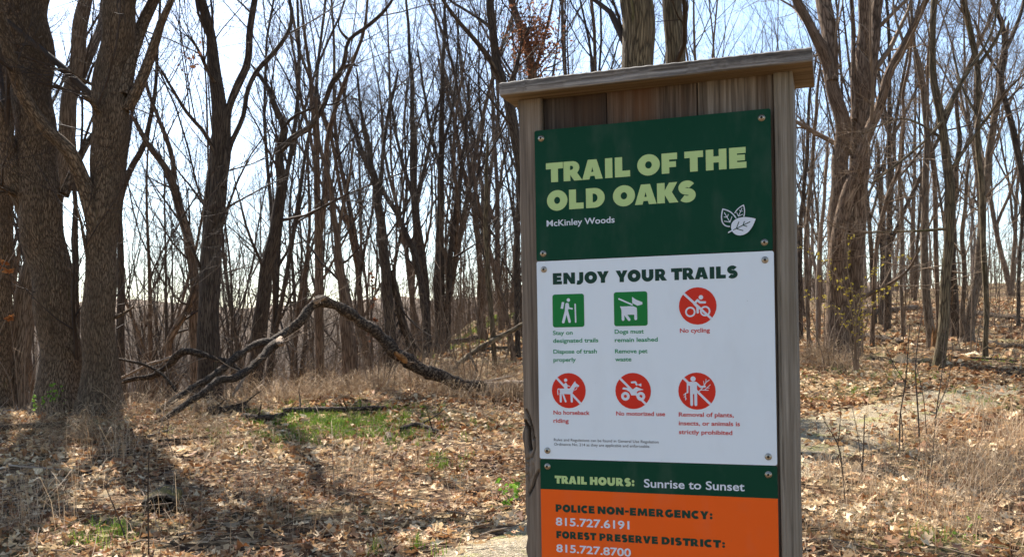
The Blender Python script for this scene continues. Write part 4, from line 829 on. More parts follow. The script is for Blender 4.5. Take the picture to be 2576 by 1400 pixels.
sapling('thin sapling leaning right before the trail, upper twigs crossing the sinuous tree foot', 12.5, [[(2352, 1115, 4), (2354, 1040, 4), (2366, 960, 3), (2372, 900, 3), (2378, 830, 2)], [(2333, 1100, 3), (2362, 1020, 2.5), (2384, 960, 2.5), (2396, 860, 2)], [(2366, 912, 2.5), (2382, 895, 2), (2398, 880, 1.5)]])
sapling('small leaning sapling with one fork near the right post of the sign', 8.6, [[(2125, 1270, 4.5), (2118, 1180, 4), (2106, 1115, 4), (2090, 1085, 3), (2072, 1058, 2.5)], [(2107, 1116, 3), (2112, 1070, 2.5), (2114, 1030, 1.5)]])
sapling('single upright sapling between the two forked ones right of the sign', 9.4, [[(2168, 1190, 4.5), (2172, 1110, 4), (2174, 1042, 3)], [(2168, 1185, 2.5), (2156, 1090, 2), (2143, 1020, 1.5)]])
sapling('very thin stem in the lower right foreground litter', 8.4, [[(2330, 1285, 3), (2333, 1220, 3), (2345, 1150, 2.5), (2350, 1080, 2)], [(2322, 1330, 2.5), (2326, 1290, 2), (2324, 1240, 1.5)]])
sapling('upright thin stem standing in the left foreground in front of the hollow log', 7.0, [[(374, 1420, 5), (373, 1330, 5), (372, 1230, 4.5), (375, 1135, 3)]], 3)
sapling('slanting thin stem left of the upright foreground stem', 7.2, [[(330, 1400, 4), (308, 1330, 4), (285, 1270, 3), (262, 1215, 2.5)]], 3)
sapling('thin bare stem rising from the shaded litter left of the grass patch', 11.5, [[(438, 1190, 3.5), (432, 1130, 3), (420, 1100, 3), (424, 1060, 2)]], 5)
for k, (x, y, d, h) in enumerate([(60, 1060, 16, 300), (330, 1010, 17, 230), (1060, 985, 19, 240), (950, 990, 19, 260), (1180, 975, 20, 260), (1240, 930, 24, 170), (2095, 930, 19, 200), (2070, 900, 21, 180), (2440, 900, 22, 200)]):
    lab = ['in front of the thick trunk at the left edge', 'between the second oak and the tall forked tree', 'below the right slope of the arching limb', 'under the peak side of the arching limb', 'just above the ground end of the arching limb',
           'near the propped mossy limb', 'at the trail edge below the huge tree', 'left of the foot of the huge tree', 'behind the smooth slender trunk'][k]
    sapling('twiggy bare shrub ' + lab, d, [[(x + a * 12, y, 4), (x + a * 26, y - h * .4, 3), (x + a * 50, y - h * (.8 + .2 * math.sin(a * 5 + k)), 1.5)] for a in (-1.6, -.7, .1, .9, 1.7)], 7, M_twigp, 'bare_shrub', lab_cat='shrub')
sapling('shrub speckled with small yellow opening buds in front of the huge tree', 17.5, [[(2150, 930, 4), (2140, 780, 3.5), (2100, 690, 3), (2040, 640, 2), (2000, 610, 1.5)], [(2155, 930, 4), (2160, 760, 3.5), (2190, 690, 3), (2240, 650, 2), (2280, 640, 1.5)], [(2158, 930, 4), (2170, 800, 3), (2210, 750, 2.5), (2260, 715, 1.5)], [(2148, 930, 4), (2130, 820, 3), (2080, 760, 2.5), (2030, 735, 1.5)], [(2152, 930, 4), (2148, 760, 3), (2130, 660, 2.5), (2140, 590, 1.5)], [(2154, 930, 4), (2165, 740, 3), (2120, 720, 2), (2060, 705, 1.5)]], 20, M_twigp, 'budding_shrub', lab_cat='shrub', leaf=(850, .028, .048, M_bud))
sapling('low twigs bearing orange brown leaves at the far left edge', 12.5, [[(-30, 1010, 6), (-20, 850, 5), (0, 700, 4), (50, 610, 2)], [(-30, 1000, 5), (-10, 860, 4), (20, 790, 2)], [(-30, 1010, 5), (-26, 750, 4), (20, 640, 2)]], 4, M_twigp, 'leafy_sapling', leaf=(130, .07, .13, leafy('orange_leaf', [(0, (.30, .10, .03)), (1, (.52, .22, .07))], .4)))
sapling('oak seedling with a tuft of dead brown leaves under the vase shaped tree', 21, [[(932, 960, 4), (934, 820, 3.5), (936, 720, 3), (935, 680, 2)]], 9, M_twig, 'leafy_sapling', leaf=(60, .07, .12, M_mleaf))
sapling('green leafing honeysuckle shrub at the foot of the twin oak', 14.6, [[(118, 1050, 4), (122, 1010, 3), (135, 975, 2)], [(125, 1050, 4), (140, 1015, 3), (150, 985, 2)], [(110, 1055, 4), (100, 1030, 3), (95, 1010, 2)]], 8, M_twigp, 'green_shrub', lab_cat='shrub', leaf=(160, .03, .055, M_green))
sapling('fresh green sprig in the lower right foreground litter', 7.0, [[(2432, 1420, 4), (2430, 1380, 3), (2424, 1335, 2)], [(2436, 1420, 3), (2450, 1395, 2.5), (2462, 1385, 2)], [(2428, 1425, 3), (2405, 1402, 2.5), (2390, 1392, 2)]], 5, M_green, 'green_sprig', lab_cat='plant', leaf=(80, .022, .04, M_green))
sapling('small bright green plant close to the left post of the sign', 8.8, [[(1282, 1262, 3), (1275, 1245, 2.5), (1266, 1236, 2)], [(1284, 1262, 3), (1292, 1245, 2.5), (1300, 1236, 2)], [(1283, 1262, 3), (1284, 1248, 2)]], 3, M_green, 'green_sprig', lab_cat='plant', leaf=(40, .04, .075, M_green))

# ---------------------------------------------------------------- the trail sign
SB = (.0542, 1.928); SZ0 = G1(.2, 1.9); TOPZ = 2.0331 - SZ0
def wood(name, dark, mid, pale, axis=2, stain=None, sc=1.0):
    m, nt, b = newmat(name, .8, .25)
    s1 = [70 * sc] * 3; s1[axis] = 1.6; s2 = [240 * sc] * 3; s2[axis] = 5; s3 = [9] * 3; s3[axis] = 1.2
    n1 = noise(nt, coord(nt, 'object', s1), 1, 5, .6); n2 = noise(nt, coord(nt, 'object', s2), 1, 4, .7); n3 = noise(nt, coord(nt, 'object', s3), 1, 4, .6)
    h = maths(nt, 'ADD', maths(nt, 'MULTIPLY', n1, .6), maths(nt, 'MULTIPLY', n2, .5))
    c = ramp(nt, h, [(.40, dark), (.53, mid), (.68, pale)])
    n4 = noise(nt, coord(nt, 'object', [v_ * .35 for v_ in s1]), 1, 3, .5); c = mix(nt, ramp(nt, n4, [(.60, (0,) * 3), (.68, (.4,) * 3)]), c, tuple(v_ * .35 for v_ in mid))
    if stain:
        lo, hi, col = stain; c = mix(nt, ramp(nt, n3, [(lo, (0,) * 3), (hi, (.85,) * 3)]), c, col)
    nt.links.new(c, b.inputs['Base Color']); bump(nt, b, h, .8, .0022); return m
W_cap = wood('weathered_grey_cap_wood', (.03, .026, .022), (.13, .115, .1), (.34, .31, .275), 0)
W_raw = wood('ochre_raw_wood', (.07, .05, .03), (.155, .112, .066), (.25, .185, .115), 0)
W_postL = wood('brown_grey_post_wood', (.085, .065, .048), (.175, .138, .105), (.27, .22, .17), 2, (.5, .75, (.13, .105, .085)))
W_postR = wood('pale_grey_post_wood', (.075, .062, .048), (.19, .163, .128), (.31, .275, .225), 2, (.5, .72, (.14, .11, .07)))
W_p1 = wood('dark_brown_plank_wood', (.02, .014, .011), (.055, .042, .034), (.11, .088, .072), 2, (.5, .7, (.07, .04, .024)))
W_p2 = wood('streaked_brown_plank_wood', (.02, .014, .011), (.08, .058, .043), (.20, .155, .12), 2, (.5, .66, (.12, .06, .03)))
W_p3 = wood('lighter_streaked_plank_wood', (.035, .025, .018), (.14, .112, .086), (.30, .255, .205), 2, (.52, .68, (.14, .08, .04)))
sign = empty('trail_sign', (SB[0], SB[1], SZ0), 'tall weathered timber sign post with green, white and orange trail rule panels', 'sign', None, -.3417)
def Z(v): return TOPZ - v
def loft(name, mat, u0, u1, n0, n1, v0, v1, nz, left=None, right=None, front=None, nf=4, parent=sign):
    """board standing upright: outline lofted over its height; left/right/front give small offsets (m) at v"""
    V = []; ring = 2 * nf + 4
    for i in range(nz + 1):
        v = v0 + (v1 - v0) * i / nz; l = u0 + (left(v) if left else 0); r = u1 + (right(v) if right else 0); c = .0015
        fr = [(l + c + (r - l - 2 * c) * j / (nf - 1)) for j in range(nf)]
        pts = [(l, n0 + c)] + [(u, n0 + (front(u, v) if front else 0)) for u in fr] + [(r, n0 + c), (r, n1 - c)] + [(u, n1) for u in fr[::-1]] + [(l, n1 - c)]
        V += [(u, n, Z(v)) for u, n in pts]
    m_ = len(pts); F = [(i * m_ + j, i * m_ + (j + 1) % m_, (i + 1) * m_ + (j + 1) % m_, (i + 1) * m_ + j) for i in range(nz) for j in range(m_)]
    mb = MB(); mb.add(V, [f[::-1] for f in F]); c0 = np.mean(V[:m_], 0); c1 = np.mean(V[-m_:], 0)
    mb.v.append(np.array([c0, c1])); mb.bk.append(np.array([c0, c1])); mb.tint.append(np.array([.5, .5])); k = mb.n; mb.n += 2
    mb.f[3].append(np.array([(j, (j + 1) % m_, k) for j in range(m_)])); mb.m[3].append(np.zeros(m_, int))
    mb.f[3].append(np.array([(nz * m_ + (j + 1) % m_, nz * m_ + j, k + 1) for j in range(m_)])); mb.m[3].append(np.zeros(m_, int))
    return mb.obj(name, mat, parent, smooth=False)
GBOT = TOPZ + .25
knots = [([(-.031, .585), (-.024, .60), (-.016, .625), (-.014, .645)] , .0020, .009), ([(-.033, .612), (-.025, .625), (-.0235, .65), (-.021, .668)], .0034, .022), ([(-.012, .645), (-.011, .665), (-.017, .685), (-.03, .692)], .0018, .005),
         ([(-.030, .700), (-.026, .704)], .0035, .004), ([(-.004, .715), (-.012, .730), (-.016, .745), (-.027, .765)], .0022, .010), ([(-.034, .725), (-.026, .72)], .002, .004), ([(-.016, .70), (-.014, .715), (-.022, .73)], .0015, .003)]
def kfront(u, v):
    if v < .55 or v > .80: return 0.0
    d = -.004 * math.exp(-((u + .020) / .014)**2 - ((v - .66) / .05)**2) - .003 * math.exp(-((u + .02) / .014)**2 - ((v - .715) / .02)**2)
    for pts, w_, dep in knots:
        best = 9
        for a, b in zip(pts, pts[1:]):
            ax, ay = a; bx, by = b; t = max(0, min(1, ((u - ax) * (bx - ax) + (v - ay) * (by - ay)) / ((bx - ax)**2 + (by - ay)**2))); best = min(best, math.hypot(u - ax - t * (bx - ax), v - ay - t * (by - ay)))
        d += dep * math.exp(-(best / w_)**2)
    return d
def kleft(v):
    d = .0006 * math.sin(v * 23) + .0005 * math.sin(v * 61 + 1)
    d += -.0052 * math.exp(-((v - .640) / .016)**2) * (1 if v > .622 else math.exp(-((v - .622) / .002)**2)) + .002 * math.exp(-((v - .616) / .003)**2) - .0015 * math.exp(-((v - .608) / .003)**2)
    for c, a in ((.815, .0018), (.836, -.0012), (.855, .002), (.878, -.0015), (.90, .0018), (.925, .001)): d += a * math.exp(-((v - c) / .008)**2)
    return d + (.0015 if v > .68 else 0)
loft('post', W_postL, -.0360, .0140, .005, .115, -.069, GBOT, 520, kleft, None, kfront, 28)
loft('post', W_postR, .4845, .5195, .005, .115, -.069, GBOT, 300, lambda v: .0004 * math.sin(v * 17), lambda v: .0005 * math.sin(v * 13 + 1), lambda u, v: .0025 * math.exp(-((u - .491 - .002 * math.sin(v * 9)) / .0009)**2) * (1 if .05 < v < .85 else .3), 14)
loft('plank', W_p1, .0152, .1505, .019, .040, -.069, GBOT - .33, 30)
loft('plank', W_p2, .1525, .3362, .017, .038, -.069, GBOT - .33, 30)
loft('plank', W_p3, .3382, .4835, .015, .036, -.069, GBOT - .33, 30)
loft('back_board', W_postR, .0152, .4835, .085, .105, -.069, GBOT - .33, 4)
# cap board: long, rough front edge, raw ochre underside
mb = MB(); nU = 90; V = []
gg = np.random.default_rng(3); rg = np.cumsum(gg.normal(0, .00035, nU + 1)); rg -= np.linspace(rg[0], rg[-1], nU + 1)
for i in range(nU + 1):
    u = -.0605 + (.6175) * i / nU; e = rg[i]; t = i / nU; c = .0025; e2 = .0006 * math.sin(i * 1.7)
    f, bk_ = -.045 + e, .148 - .006 * math.sin(t * 3); tp_ = .0268 + e2 + .0012 * math.sin(t * 5) + .0012 * t
    V += [(u, f + c, .0), (u, f, .0025), (u, f + .0004 + e, .013), (u, f, tp_ - c), (u, f + c * 1.3, tp_), (u, (f + bk_) / 2, tp_ + .001), (u, bk_, tp_), (u, bk_, 0.0), (u, (f + bk_) / 2, 0)]
V = np.array(V); V[:, 2] += Z(-.0695); m_ = 9
V[:m_, 0] += .001 * np.sin(np.arange(m_) * 2); F = []; Fb = []
for i in range(nU):
    for j in range(m_):
        q = (i * m_ + j, (i + 1) * m_ + j, (i + 1) * m_ + (j + 1) % m_, i * m_ + (j + 1) % m_); (Fb if j in (7, 8) else F).append(q)
mb.add(V, F, 0); mb.f[4].append(np.array(Fb)); mb.m[4].append(np.ones(len(Fb), int))
for e, s_ in ((0, 1), (nU * m_, -1)):
    cidx = mb.n; mb.v.append(V[e:e + m_].mean(0)[None]); mb.bk.append(V[:1]); mb.tint.append(np.array([.5])); mb.n += 1
    tri = [(e + j, e + (j + 1) % m_, cidx)[::s_] for j in range(m_)]; mb.f[3].append(np.array(tri)); mb.m[3].append(np.zeros(m_, int))
mb.obj('cap_board', [W_cap, W_raw], sign, smooth=False)

def paint(name, col, rough=.42):
    m, nt, b = newmat(name, rough, .12); n = noise(nt, coord(nt, 'object', (1, 1, 1)), 9, 5, .6)
    b.inputs['Base Color'].default_value = (*col, 1); nt.links.new(ramp(nt, n, [(.3, (rough - .08,) * 3), (.7, (rough + .12,) * 3)]), b.inputs['Roughness'])
    n2 = noise(nt, coord(nt, 'object', (1, 1, 1)), 260, 2, .5); n3 = noise(nt, coord(nt, 'object', (1, 1, .4)), 14, 4, .6)
    sp = ramp(nt, n2, [(.745, (0,) * 3), (.77, (.5,) * 3)]); c = mix(nt, sp, col, (.13, .12, .11)); c = mix(nt, ramp(nt, n3, [(.5, (0,) * 3), (.8, (.10,) * 3)]), c, (.3, .29, .27)); nt.links.new(c, b.inputs['Base Color']); return m
K_green = paint('dark_green_print', (.004, .050, .026), .6); K_white = paint('white_print', (.74, .82, .88), .6); K_orange = paint('orange_print', (.84, .12, .012), .55)
K_lime = flat('pale_green_lettering', (.46, .62, .26), .6); K_wt = flat('white_lettering', (.66, .72, .80), .6); K_dk = flat('dark_green_lettering', (.008, .045, .03), .5)
K_gt = flat('green_lettering', (.015, .25, .10), .5); K_rt = flat('red_lettering', (.55, .03, .022), .5); K_gi = flat('green_symbol_ground', (.006, .185, .037), .45); K_ri = flat('red_symbol_ground', (.62, .028, .012), .45); K_bl = flat('black_small_print', (.04, .04, .045), .6)
def panel(name, u0, u1, v0, v1, mats, split=None, label=None):
    mb = MB(); r = .004; T = 0.0; B = .0042
    def outline(a0, a1, b0, b1, rt, rb):
        pts = []
        for cx, cz, s0, rr in ((a1, b0, 90, rt), (a0, b0, 180, rt), (a0, b1, 270, rb), (a1, b1, 0, rb)):
            for k in range(5):
                a = R_(s0 + 0 - 0) - 0; 
            sx = -1 if cx == a1 else 1; sz = 1 if cz == b0 else -1
            if rr == 0: pts.append((cx, cz)); continue
            ox, oz = cx + sx * rr, cz + sz * rr; st = {(a1, b0): 0, (a0, b0): 90, (a0, b1): 180, (a1, b1): 270}[(cx, cz)]
            for k in range(6): a = R_(st + 18 * k); pts.append((ox + rr * math.cos(a), oz - rr * math.sin(a)))
        return pts
    cells = [(v0, v1, 0, r, r)] if not split else [(v0, split, 0, r, 0), (split, v1, 1, 0, r)]
    for a, b_, mi, rt, rb in cells:
        o = outline(u0, u1, a, b_, rt, rb); n = len(o); fr = [(u, T, Z(v)) for u, v in o]; bk_ = [(u, B, Z(v)) for u, v in o]
        mb.add(fr, [(0, i + 1, i) for i in range(1, n - 1)], mi); n0 = mb.n - n
        mb.add(bk_, [(0, i, i + 1) for i in range(1, n - 1)], mi); mb.add(fr + bk_, [(i, (i + 1) % n, n + (i + 1) % n, n + i) for i in range(n)], mi)
    return tag(mb.obj(name, mats, sign, smooth=False), label)
P1 = panel('panel', 0, .4782, 0, .2725, [K_green], None, 'dark green title panel'); P2 = panel('panel', 0, .4798, .2740, .6868, [K_white], None, 'white rules panel with symbols')
P3 = panel('panel', .0008, .4800, .6880, 1.06, [K_green, K_orange], .7505, 'green and orange hours and telephone panel')
EPS = [0.0]
# heavy display letters drawn as outlines on a cap height of 1
def arc(cx, cy, rx, ry, a0, a1, n=12): return [(cx + rx * math.cos(R_(a0 + (a1 - a0) * i / n)), cy + ry * math.sin(R_(a0 + (a1 - a0) * i / n))) for i in range(n + 1)]
def thick(pts, w_):
    P = np.array(pts, float); T = norm(np.gradient(P, axis=0)); N = np.stack([-T[:, 1], T[:, 0]], 1) * w_ / 2; return [tuple(p) for p in P + N] + [tuple(p) for p in (P - N)[::-1]]
def G_(ch):
    O_ = lambda: (1.12, [[arc(.56, .5, .56, .53, 0, 360, 40)[:-1], arc(.56, .5, .165, .18, 360, 0, 24)[:-1]]])
    D = {'T': (.92, [[[(0, 1), (0, .68), (.27, .68), (.27, 0), (.65, 0), (.65, .68), (.92, .68), (.92, 1)]]]), 'I': (.38, [[[(0, 0), (.38, 0), (.38, 1), (0, 1)]]]),
         'H': (1.0, [[[(0, 0), (.37, 0), (.37, .36), (.63, .36), (.63, 0), (1, 0), (1, 1), (.63, 1), (.63, .66), (.37, .66), (.37, 1), (0, 1)]]]), 'L': (.78, [[[(0, 0), (.78, 0), (.78, .31), (.38, .31), (.38, 1), (0, 1)]]]),
         'E': (.82, [[[(0, 0), (.82, 0), (.82, .29), (.38, .29), (.38, .36), (.75, .36), (.75, .64), (.38, .64), (.38, .71), (.79, .71), (.79, 1), (0, 1)]]]),
         'F': (.76, [[[(0, 0), (.37, 0), (.37, .30), (.70, .30), (.70, .58), (.37, .58), (.37, .68), (.76, .68), (.76, 1), (0, 1)]]]),
         'A': (1.08, [[[(0, 0), (.38, 0), (.43, .17), (.65, .17), (.70, 0), (1.08, 0), (.77, 1), (.31, 1)], [(.48, .37), (.54, .62), (.60, .37)]]]), 'O': O_(),
         'D': (1.0, [[[(0, 0), (.42, 0)] + arc(.45, .5, .55, .5, -90, 90, 20)[1:] + [(0, 1)], ([(.36, .28)] + arc(.40, .5, .22, .22, -90, 90, 10) + [(.36, .72)])[::-1]]]),
         'R': (1.0, [[[(0, 0), (.36, 0), (.36, .30), (.56, 0), (1.0, 0), (.73, .39)] + arc(.48, .665, .37, .335, -40, 90, 14) + [(0, 1)], ([(.35, .56)] + arc(.41, .665, .11, .105, -90, 90, 8) + [(.35, .77)])[::-1]]]),
         'P': (.88, [[[(0, 0), (.37, 0), (.37, .30)] + arc(.49, .65, .38, .35, -90, 90, 16) + [(0, 1)], ([(.36, .54)] + arc(.43, .65, .11, .11, -90, 90, 8) + [(.36, .76)])[::-1]]]),
         'K': (1.04, [[[(0, 0), (.38, 0), (.38, .40), (.60, 0), (1.04, 0), (.73, .52), (1.0, 1), (.60, 1), (.38, .62), (.38, 1), (0, 1)]]]),
         'S': (.86, [[thick(arc(.43, .69, .245, .185, 25, 250, 16) + arc(.43, .315, .26, .19, 65, -145, 16), .33)]]),
         'C': (.98, [[thick(arc(.56, .5, .375, .355, 48, 312, 28), .36)]]),
         'G': (1.06, [[thick(arc(.56, .5, .375, .355, 48, 300, 28), .36)], [[(.60, .04), (1.03, .13), (1.03, .54), (.60, .54)]]]),
         'J': (.62, [[thick([(.43, 1), (.43, .75), (.43, .5), (.43, .34), (.40, .2), (.30, .11), (.17, .09), (.04, .12)], .37)]]),
         'U': (1.0, [[[(0, 1), (0, .42)] + arc(.5, .42, .5, .46, 180, 360, 20)[1:] + [(1, 1), (.63, 1), (.63, .44)] + arc(.5, .44, .13, .15, 360, 180, 10)[1:] + [(.37, 1)]]]),
         'N': (1.05, [[[(0, 0), (.35, 0), (.35, .47), (.68, 0), (1.05, 0), (1.05, 1), (.70, 1), (.70, .53), (.37, 1), (0, 1)]]]),
         'M': (1.3, [[[(0, 0), (.34, 0), (.38, .48), (.55, .05), (.75, .05), (.92, .48), (.96, 0), (1.3, 0), (1.2, 1), (.85, 1), (.65, .52), (.45, 1), (.1, 1)]]]),
         'Y': (1.04, [[[(.33, 0), (.71, 0), (.71, .38), (1.04, 1), (.64, 1), (.52, .70), (.40, 1), (0, 1), (.33, .38)]]]), 'V': (1.06, [[[(.33, 0), (.73, 0), (1.06, 1), (.66, 1), (.53, .45), (.40, 1), (0, 1)]]]),
         ':': (.34, [[arc(.17, .19, .17, .17, 0, 360, 16)[:-1]], [arc(.17, .62, .17, .17, 0, 360, 16)[:-1]]]), '-': (.5, [[[(0, .36), (.5, .36), (.5, .62), (0, .62)]]])}
    return D[ch]
def fill(contours):
    """triangulate an outline with holes"""
    from mathutils.geometry import tessellate_polygon
    P = [[Vector((x, y, 0)) for x, y in c] for c in contours]; flat_ = [p for c in P for p in c]; return [(p.x, p.y) for p in flat_], [t for t in tessellate_polygon(P)]
def place2d(mb, pts, tris, f, y, mat=0):
    if not tris: return
    V = [(*((lambda q: (q[0], y, Z(q[1])))(f(*p))),) for p in pts]
    T = []
    for a, b, c in tris:
        A, B, C_ = (np.array(V[i]) for i in (a, b, c)); n = np.cross(B - A, C_ - A); T.append((a, b, c) if n[1] < 0 else (a, c, b))
    mb.add(V, T, mat)
def black(word, u0, u1, vb, cap, mat, parent):
    mb = MB(); x = 0; items = []
    for i, ch in enumerate(word):
        w_, g_ = G_(ch); 
        if i: x += .13 - (.1 if (word[i - 1] + ch) in ('RA', 'OA', 'AK', 'TR', 'YO', 'RV', 'OY', 'KS') else 0) - (.04 if ch in 'OCGSA' or word[i - 1] in 'OCGS' else 0)
        items.append((x, g_)); x += w_
    s_ = (u1 - u0) / x
    for xo, gl_ in items:
        for kk, cont in enumerate(gl_):
            p, t = fill(cont); place2d(mb, p, t, lambda a, b: (u0 + (xo + a) * s_, vb - b * cap), -.00035 - kk * .00004)
    return mb.obj('lettering', mat, parent, smooth=False)
_cap = {}
def text(txt, u0, u1, vb, cap, mat, parent, off=.018, space=1.0):
    def mk(t):
        cu = bpy.data.curves.new('t', 'FONT'); cu.body = t; cu.offset = off; cu.size = 1; cu.space_character = space; cu.resolution_u = 4; o = bpy.data.objects.new('t', cu); C.objects.link(o)
        me = bpy.data.meshes.new_from_object(o.evaluated_get(bpy.context.evaluated_depsgraph_get())); v = np.array([p.co[:] for p in me.vertices]); f = [tuple(p.vertices) for p in me.polygons]
        bpy.data.objects.remove(o); bpy.data.curves.remove(cu); bpy.data.meshes.remove(me); return v, f
    if off not in _cap: v, _ = mk('H'); _cap[off] = v[:, 1].max() - v[:, 1].min(), v[:, 1].min()
    ch, yb = _cap[off]; v, f = mk(txt); x0, x1 = v[:, 0].min(), v[:, 0].max(); mb = MB(); tri = []
    for q in f:
        for i in range(1, len(q) - 1): tri.append((q[0], q[i], q[i + 1]))
    place2d(mb, [(a, b) for a, b in v[:, :2]], tri, lambda a, b: (u0 + (a - x0) / (x1 - x0) * (u1 - u0), vb - (b - yb) / ch * cap), -.00035)
    return mb.obj('lettering', mat, parent, smooth=False)
for w_, a, b_ in (('TRAIL', .0241, .2024), ('OF', .2172, .2977), ('THE', .3121, .4317)): black(w_, a, b_, .1103, .0404, K_lime, P1)
for w_, a, b_ in (('OLD', .0252, .1489), ('OAKS', .1660, .3334)): black(w_, a, b_, .1689, .0404, K_lime, P1)
text('McKinley Woods', .0236, .1687, .2019, .0128, K_wt, P1, .013)
for w_, a, b_ in (('ENJOY', .0352, .1547), ('YOUR', .1690, .2736), ('TRAILS', .2819, .4118)): black(w_, a, b_, .3234, .0236, K_dk, P2)
CH = .0087
for t, a, b_, v in (('Stay on', .0333, .0762, .4284), ('designated trails', .0333, .1305, .4447), ('Dispose of trash', .0337, .127, .4674), ('properly', .0335, .0820, .4843), ('Dogs must', .1649, .2250, .4282), ('remain leashed', .1649, .2530, .4451), ('Remove pet', .1650, .2319, .4680), ('waste', .1650, .1987, .4843)):
    text(t, a, b_, v, CH, K_gt, P2, .022)
for t, a, b_, v in (('No cycling', .2975, .3565, .4284), ('No horseback', .0316, .1098, .5941), ('riding', .0313, .0645, .6111), ('No motorized use', .1652, .2653, .5945), ('Removal of plants,', .2925, .3998, .5950), ('insects, or animals is', .2923, .4112, .6122), ('strictly prohibited', .2922, .3964, .6297)):
    text(t, a, b_, v, CH, K_rt, P2, .022)
text('Rules and Regulations can be found in General Use Regulation', .0317, .2513, .6492, .0056, K_bl, P2, .004); text('Ordinance No. 214 as they are applicable and enforceable.', .0320, .2338, .6585, .0056, K_bl, P2, .004)
for w_, a, b_ in (('TRAIL', .0323, .1010), ('HOURS:', .1078, .2006)): black(w_, a, b_, .7375, .0162, K_lime, P3)
text('Sunrise to Sunset', .2202, .4180, .7385, .0168, K_wt, P3, .014)
for w_, a, b_ in (('POLICE', .0331, .1167), ('NON-EMERGENCY:', .1230, .3556)): black(w_, a, b_, .7966, .0156, K_dk, P3)
text('815.727.6191', .0328, .1889, .8250, .0166, K_wt, P3, .02)
for w_, a, b_ in (('FOREST', .0336, .1195), ('PRESERVE', .1258, .2465), ('DISTRICT:', .2540, .3789)): black(w_, a, b_, .8515, .0151, K_dk, P3)
text('815.727.8700', .0331, .1912, .8803, .0162, K_wt, P3, .02)
# symbols, each drawn on its own ground
class Sym:
    def __init__(s, cu, cv, R, ground, cx, cy, Rp): s.mb = MB(); s.k = 1; s.cu, s.cv, s.R, s.c = cu, cv, R, (cx, cy, Rp)
    def f(s, x, y): return s.cu + (x - s.c[0]) / s.c[2] * s.R, s.cv + (y - s.c[1]) / s.c[2] * s.R
    def shape(s, pts, mat=1, y=None):
        p, t = fill([pts]); s.k += 1; place2d(s.mb, p, t, s.f, -.0004 - s.k * .00003, mat)
    def disc(s, x, y, r, mat=1): s.shape(arc(x, y, r, r, 0, 360, 28)[:-1], mat)
    def ring(s, x, y, r, w_):
        p, t = fill([arc(x, y, r + w_ / 2, r + w_ / 2, 0, 360, 32)[:-1], arc(x, y, r - w_ / 2, r - w_ / 2, 360, 0, 32)[:-1]]); s.k += 1; place2d(s.mb, p, t, s.f, -.0004 - s.k * .00003, 1)
    def line(s, pts, w_, mat=1, cap=True):
        for a, b in zip(pts, pts[1:]):
            d = math.hypot(b[0] - a[0], b[1] - a[1]); nx_, ny_ = -(b[1] - a[1]) / d * w_ / 2, (b[0] - a[0]) / d * w_ / 2; s.shape([(a[0] + nx_, a[1] + ny_), (b[0] + nx_, b[1] + ny_), (b[0] - nx_, b[1] - ny_), (a[0] - nx_, a[1] - ny_)], mat)
        if cap:
            for p in pts: s.shape(arc(p[0], p[1], w_ / 2, w_ / 2, 0, 360, 12)[:-1], mat)
    def done(s, mats, parent, name='symbol'): return s.mb.obj(name, mats, parent, smooth=False)
# hiker and dog on rounded green squares
def rsq(s, x0, y0, x1, y1, r): s.shape(arc(x1 - r, y0 + r, r, r, -90, 0, 5) + arc(x1 - r, y1 - r, r, r, 0, 90, 5) + arc(x0 + r, y1 - r, r, r, 90, 180, 5) + arc(x0 + r, y0 + r, r, r, 180, 270, 5), 0)
s = Sym(.0676, .3783, .034, 0, 564, 478, 249); rsq(s, 315, 228, 813, 730, 38)
s.disc(568, 318, 27); s.shape([(465, 345), (503, 350), (482, 450), (442, 443)]); s.shape([(520, 372), (545, 358), (572, 370), (580, 420), (575, 445), (560, 470), (558, 500), (505, 500)]); s.line([(528, 490), (482, 650)], 42); s.line([(540, 480), (582, 645)], 40); s.line([(565, 400), (572, 440), (625, 452)], 24); s.line([(674, 385), (678, 655)], 22); s.done([K_gi, K_wt], P2)
s = Sym(.1988, .3782, .0342, 0, 1551, 450, 262); rsq(s, 1287, 185, 1815, 715, 38)
s.line([(1368, 290), (1575, 385)], 24); s.shape([(1578, 265), (1640, 310), (1735, 350), (1738, 385), (1660, 405), (1578, 360)]); s.shape([(1383, 405), (1420, 410), (1590, 408), (1648, 435), (1652, 540), (1410, 540), (1405, 460)]); s.line([(1428, 520), (1430, 612)], 44); s.line([(1465, 530), (1525, 615)], 44); s.line([(1628, 500), (1630, 605)], 44); s.done([K_gi, K_wt], P2)
def red(cu, cv, R, cx, cy, Rp, L): s = Sym(cu, cv, R, 0, cx, cy, Rp); s.disc(cx, cy, Rp, 0); s.line(L, 60 * Rp / 480, 1, False); return s
s = red(.3333, .3760, .0369, 738, 660, 478, [(385, 330), (1085, 995)])
s.ring(550, 808, 111, 42); s.ring(927, 797, 111, 42); s.disc(825, 442, 57); s.line([(665, 590), (738, 510), (800, 570), (925, 572)], 58); s.line([(650, 590), (735, 690), (738, 825)], 60); s.done([K_ri, K_wt], P2)
s = red(.0656, .5441, .0365, 668, 727, 500, [(310, 365), (1020, 1100)])
s.disc(582, 430, 48); s.shape([(545, 530), (585, 500), (625, 540), (640, 590), (625, 680), (540, 680), (525, 580)]); s.line([(620, 580), (700, 605)], 26); s.shape([(400, 670), (700, 668), (860, 455), (880, 510), (985, 590), (955, 625), (900, 610), (850, 640), (815, 720), (780, 800), (720, 830), (440, 820), (400, 740)]); s.line([(400, 680), (355, 680), (340, 740), (350, 840)], 26); s.line([(430, 800), (430, 1035)], 62); s.line([(490, 800), (575, 1035)], 52); s.line([(750, 800), (755, 1035)], 62); s.line([(920, 610), (905, 680), (840, 715)], 18); s.done([K_ri, K_wt], P2)
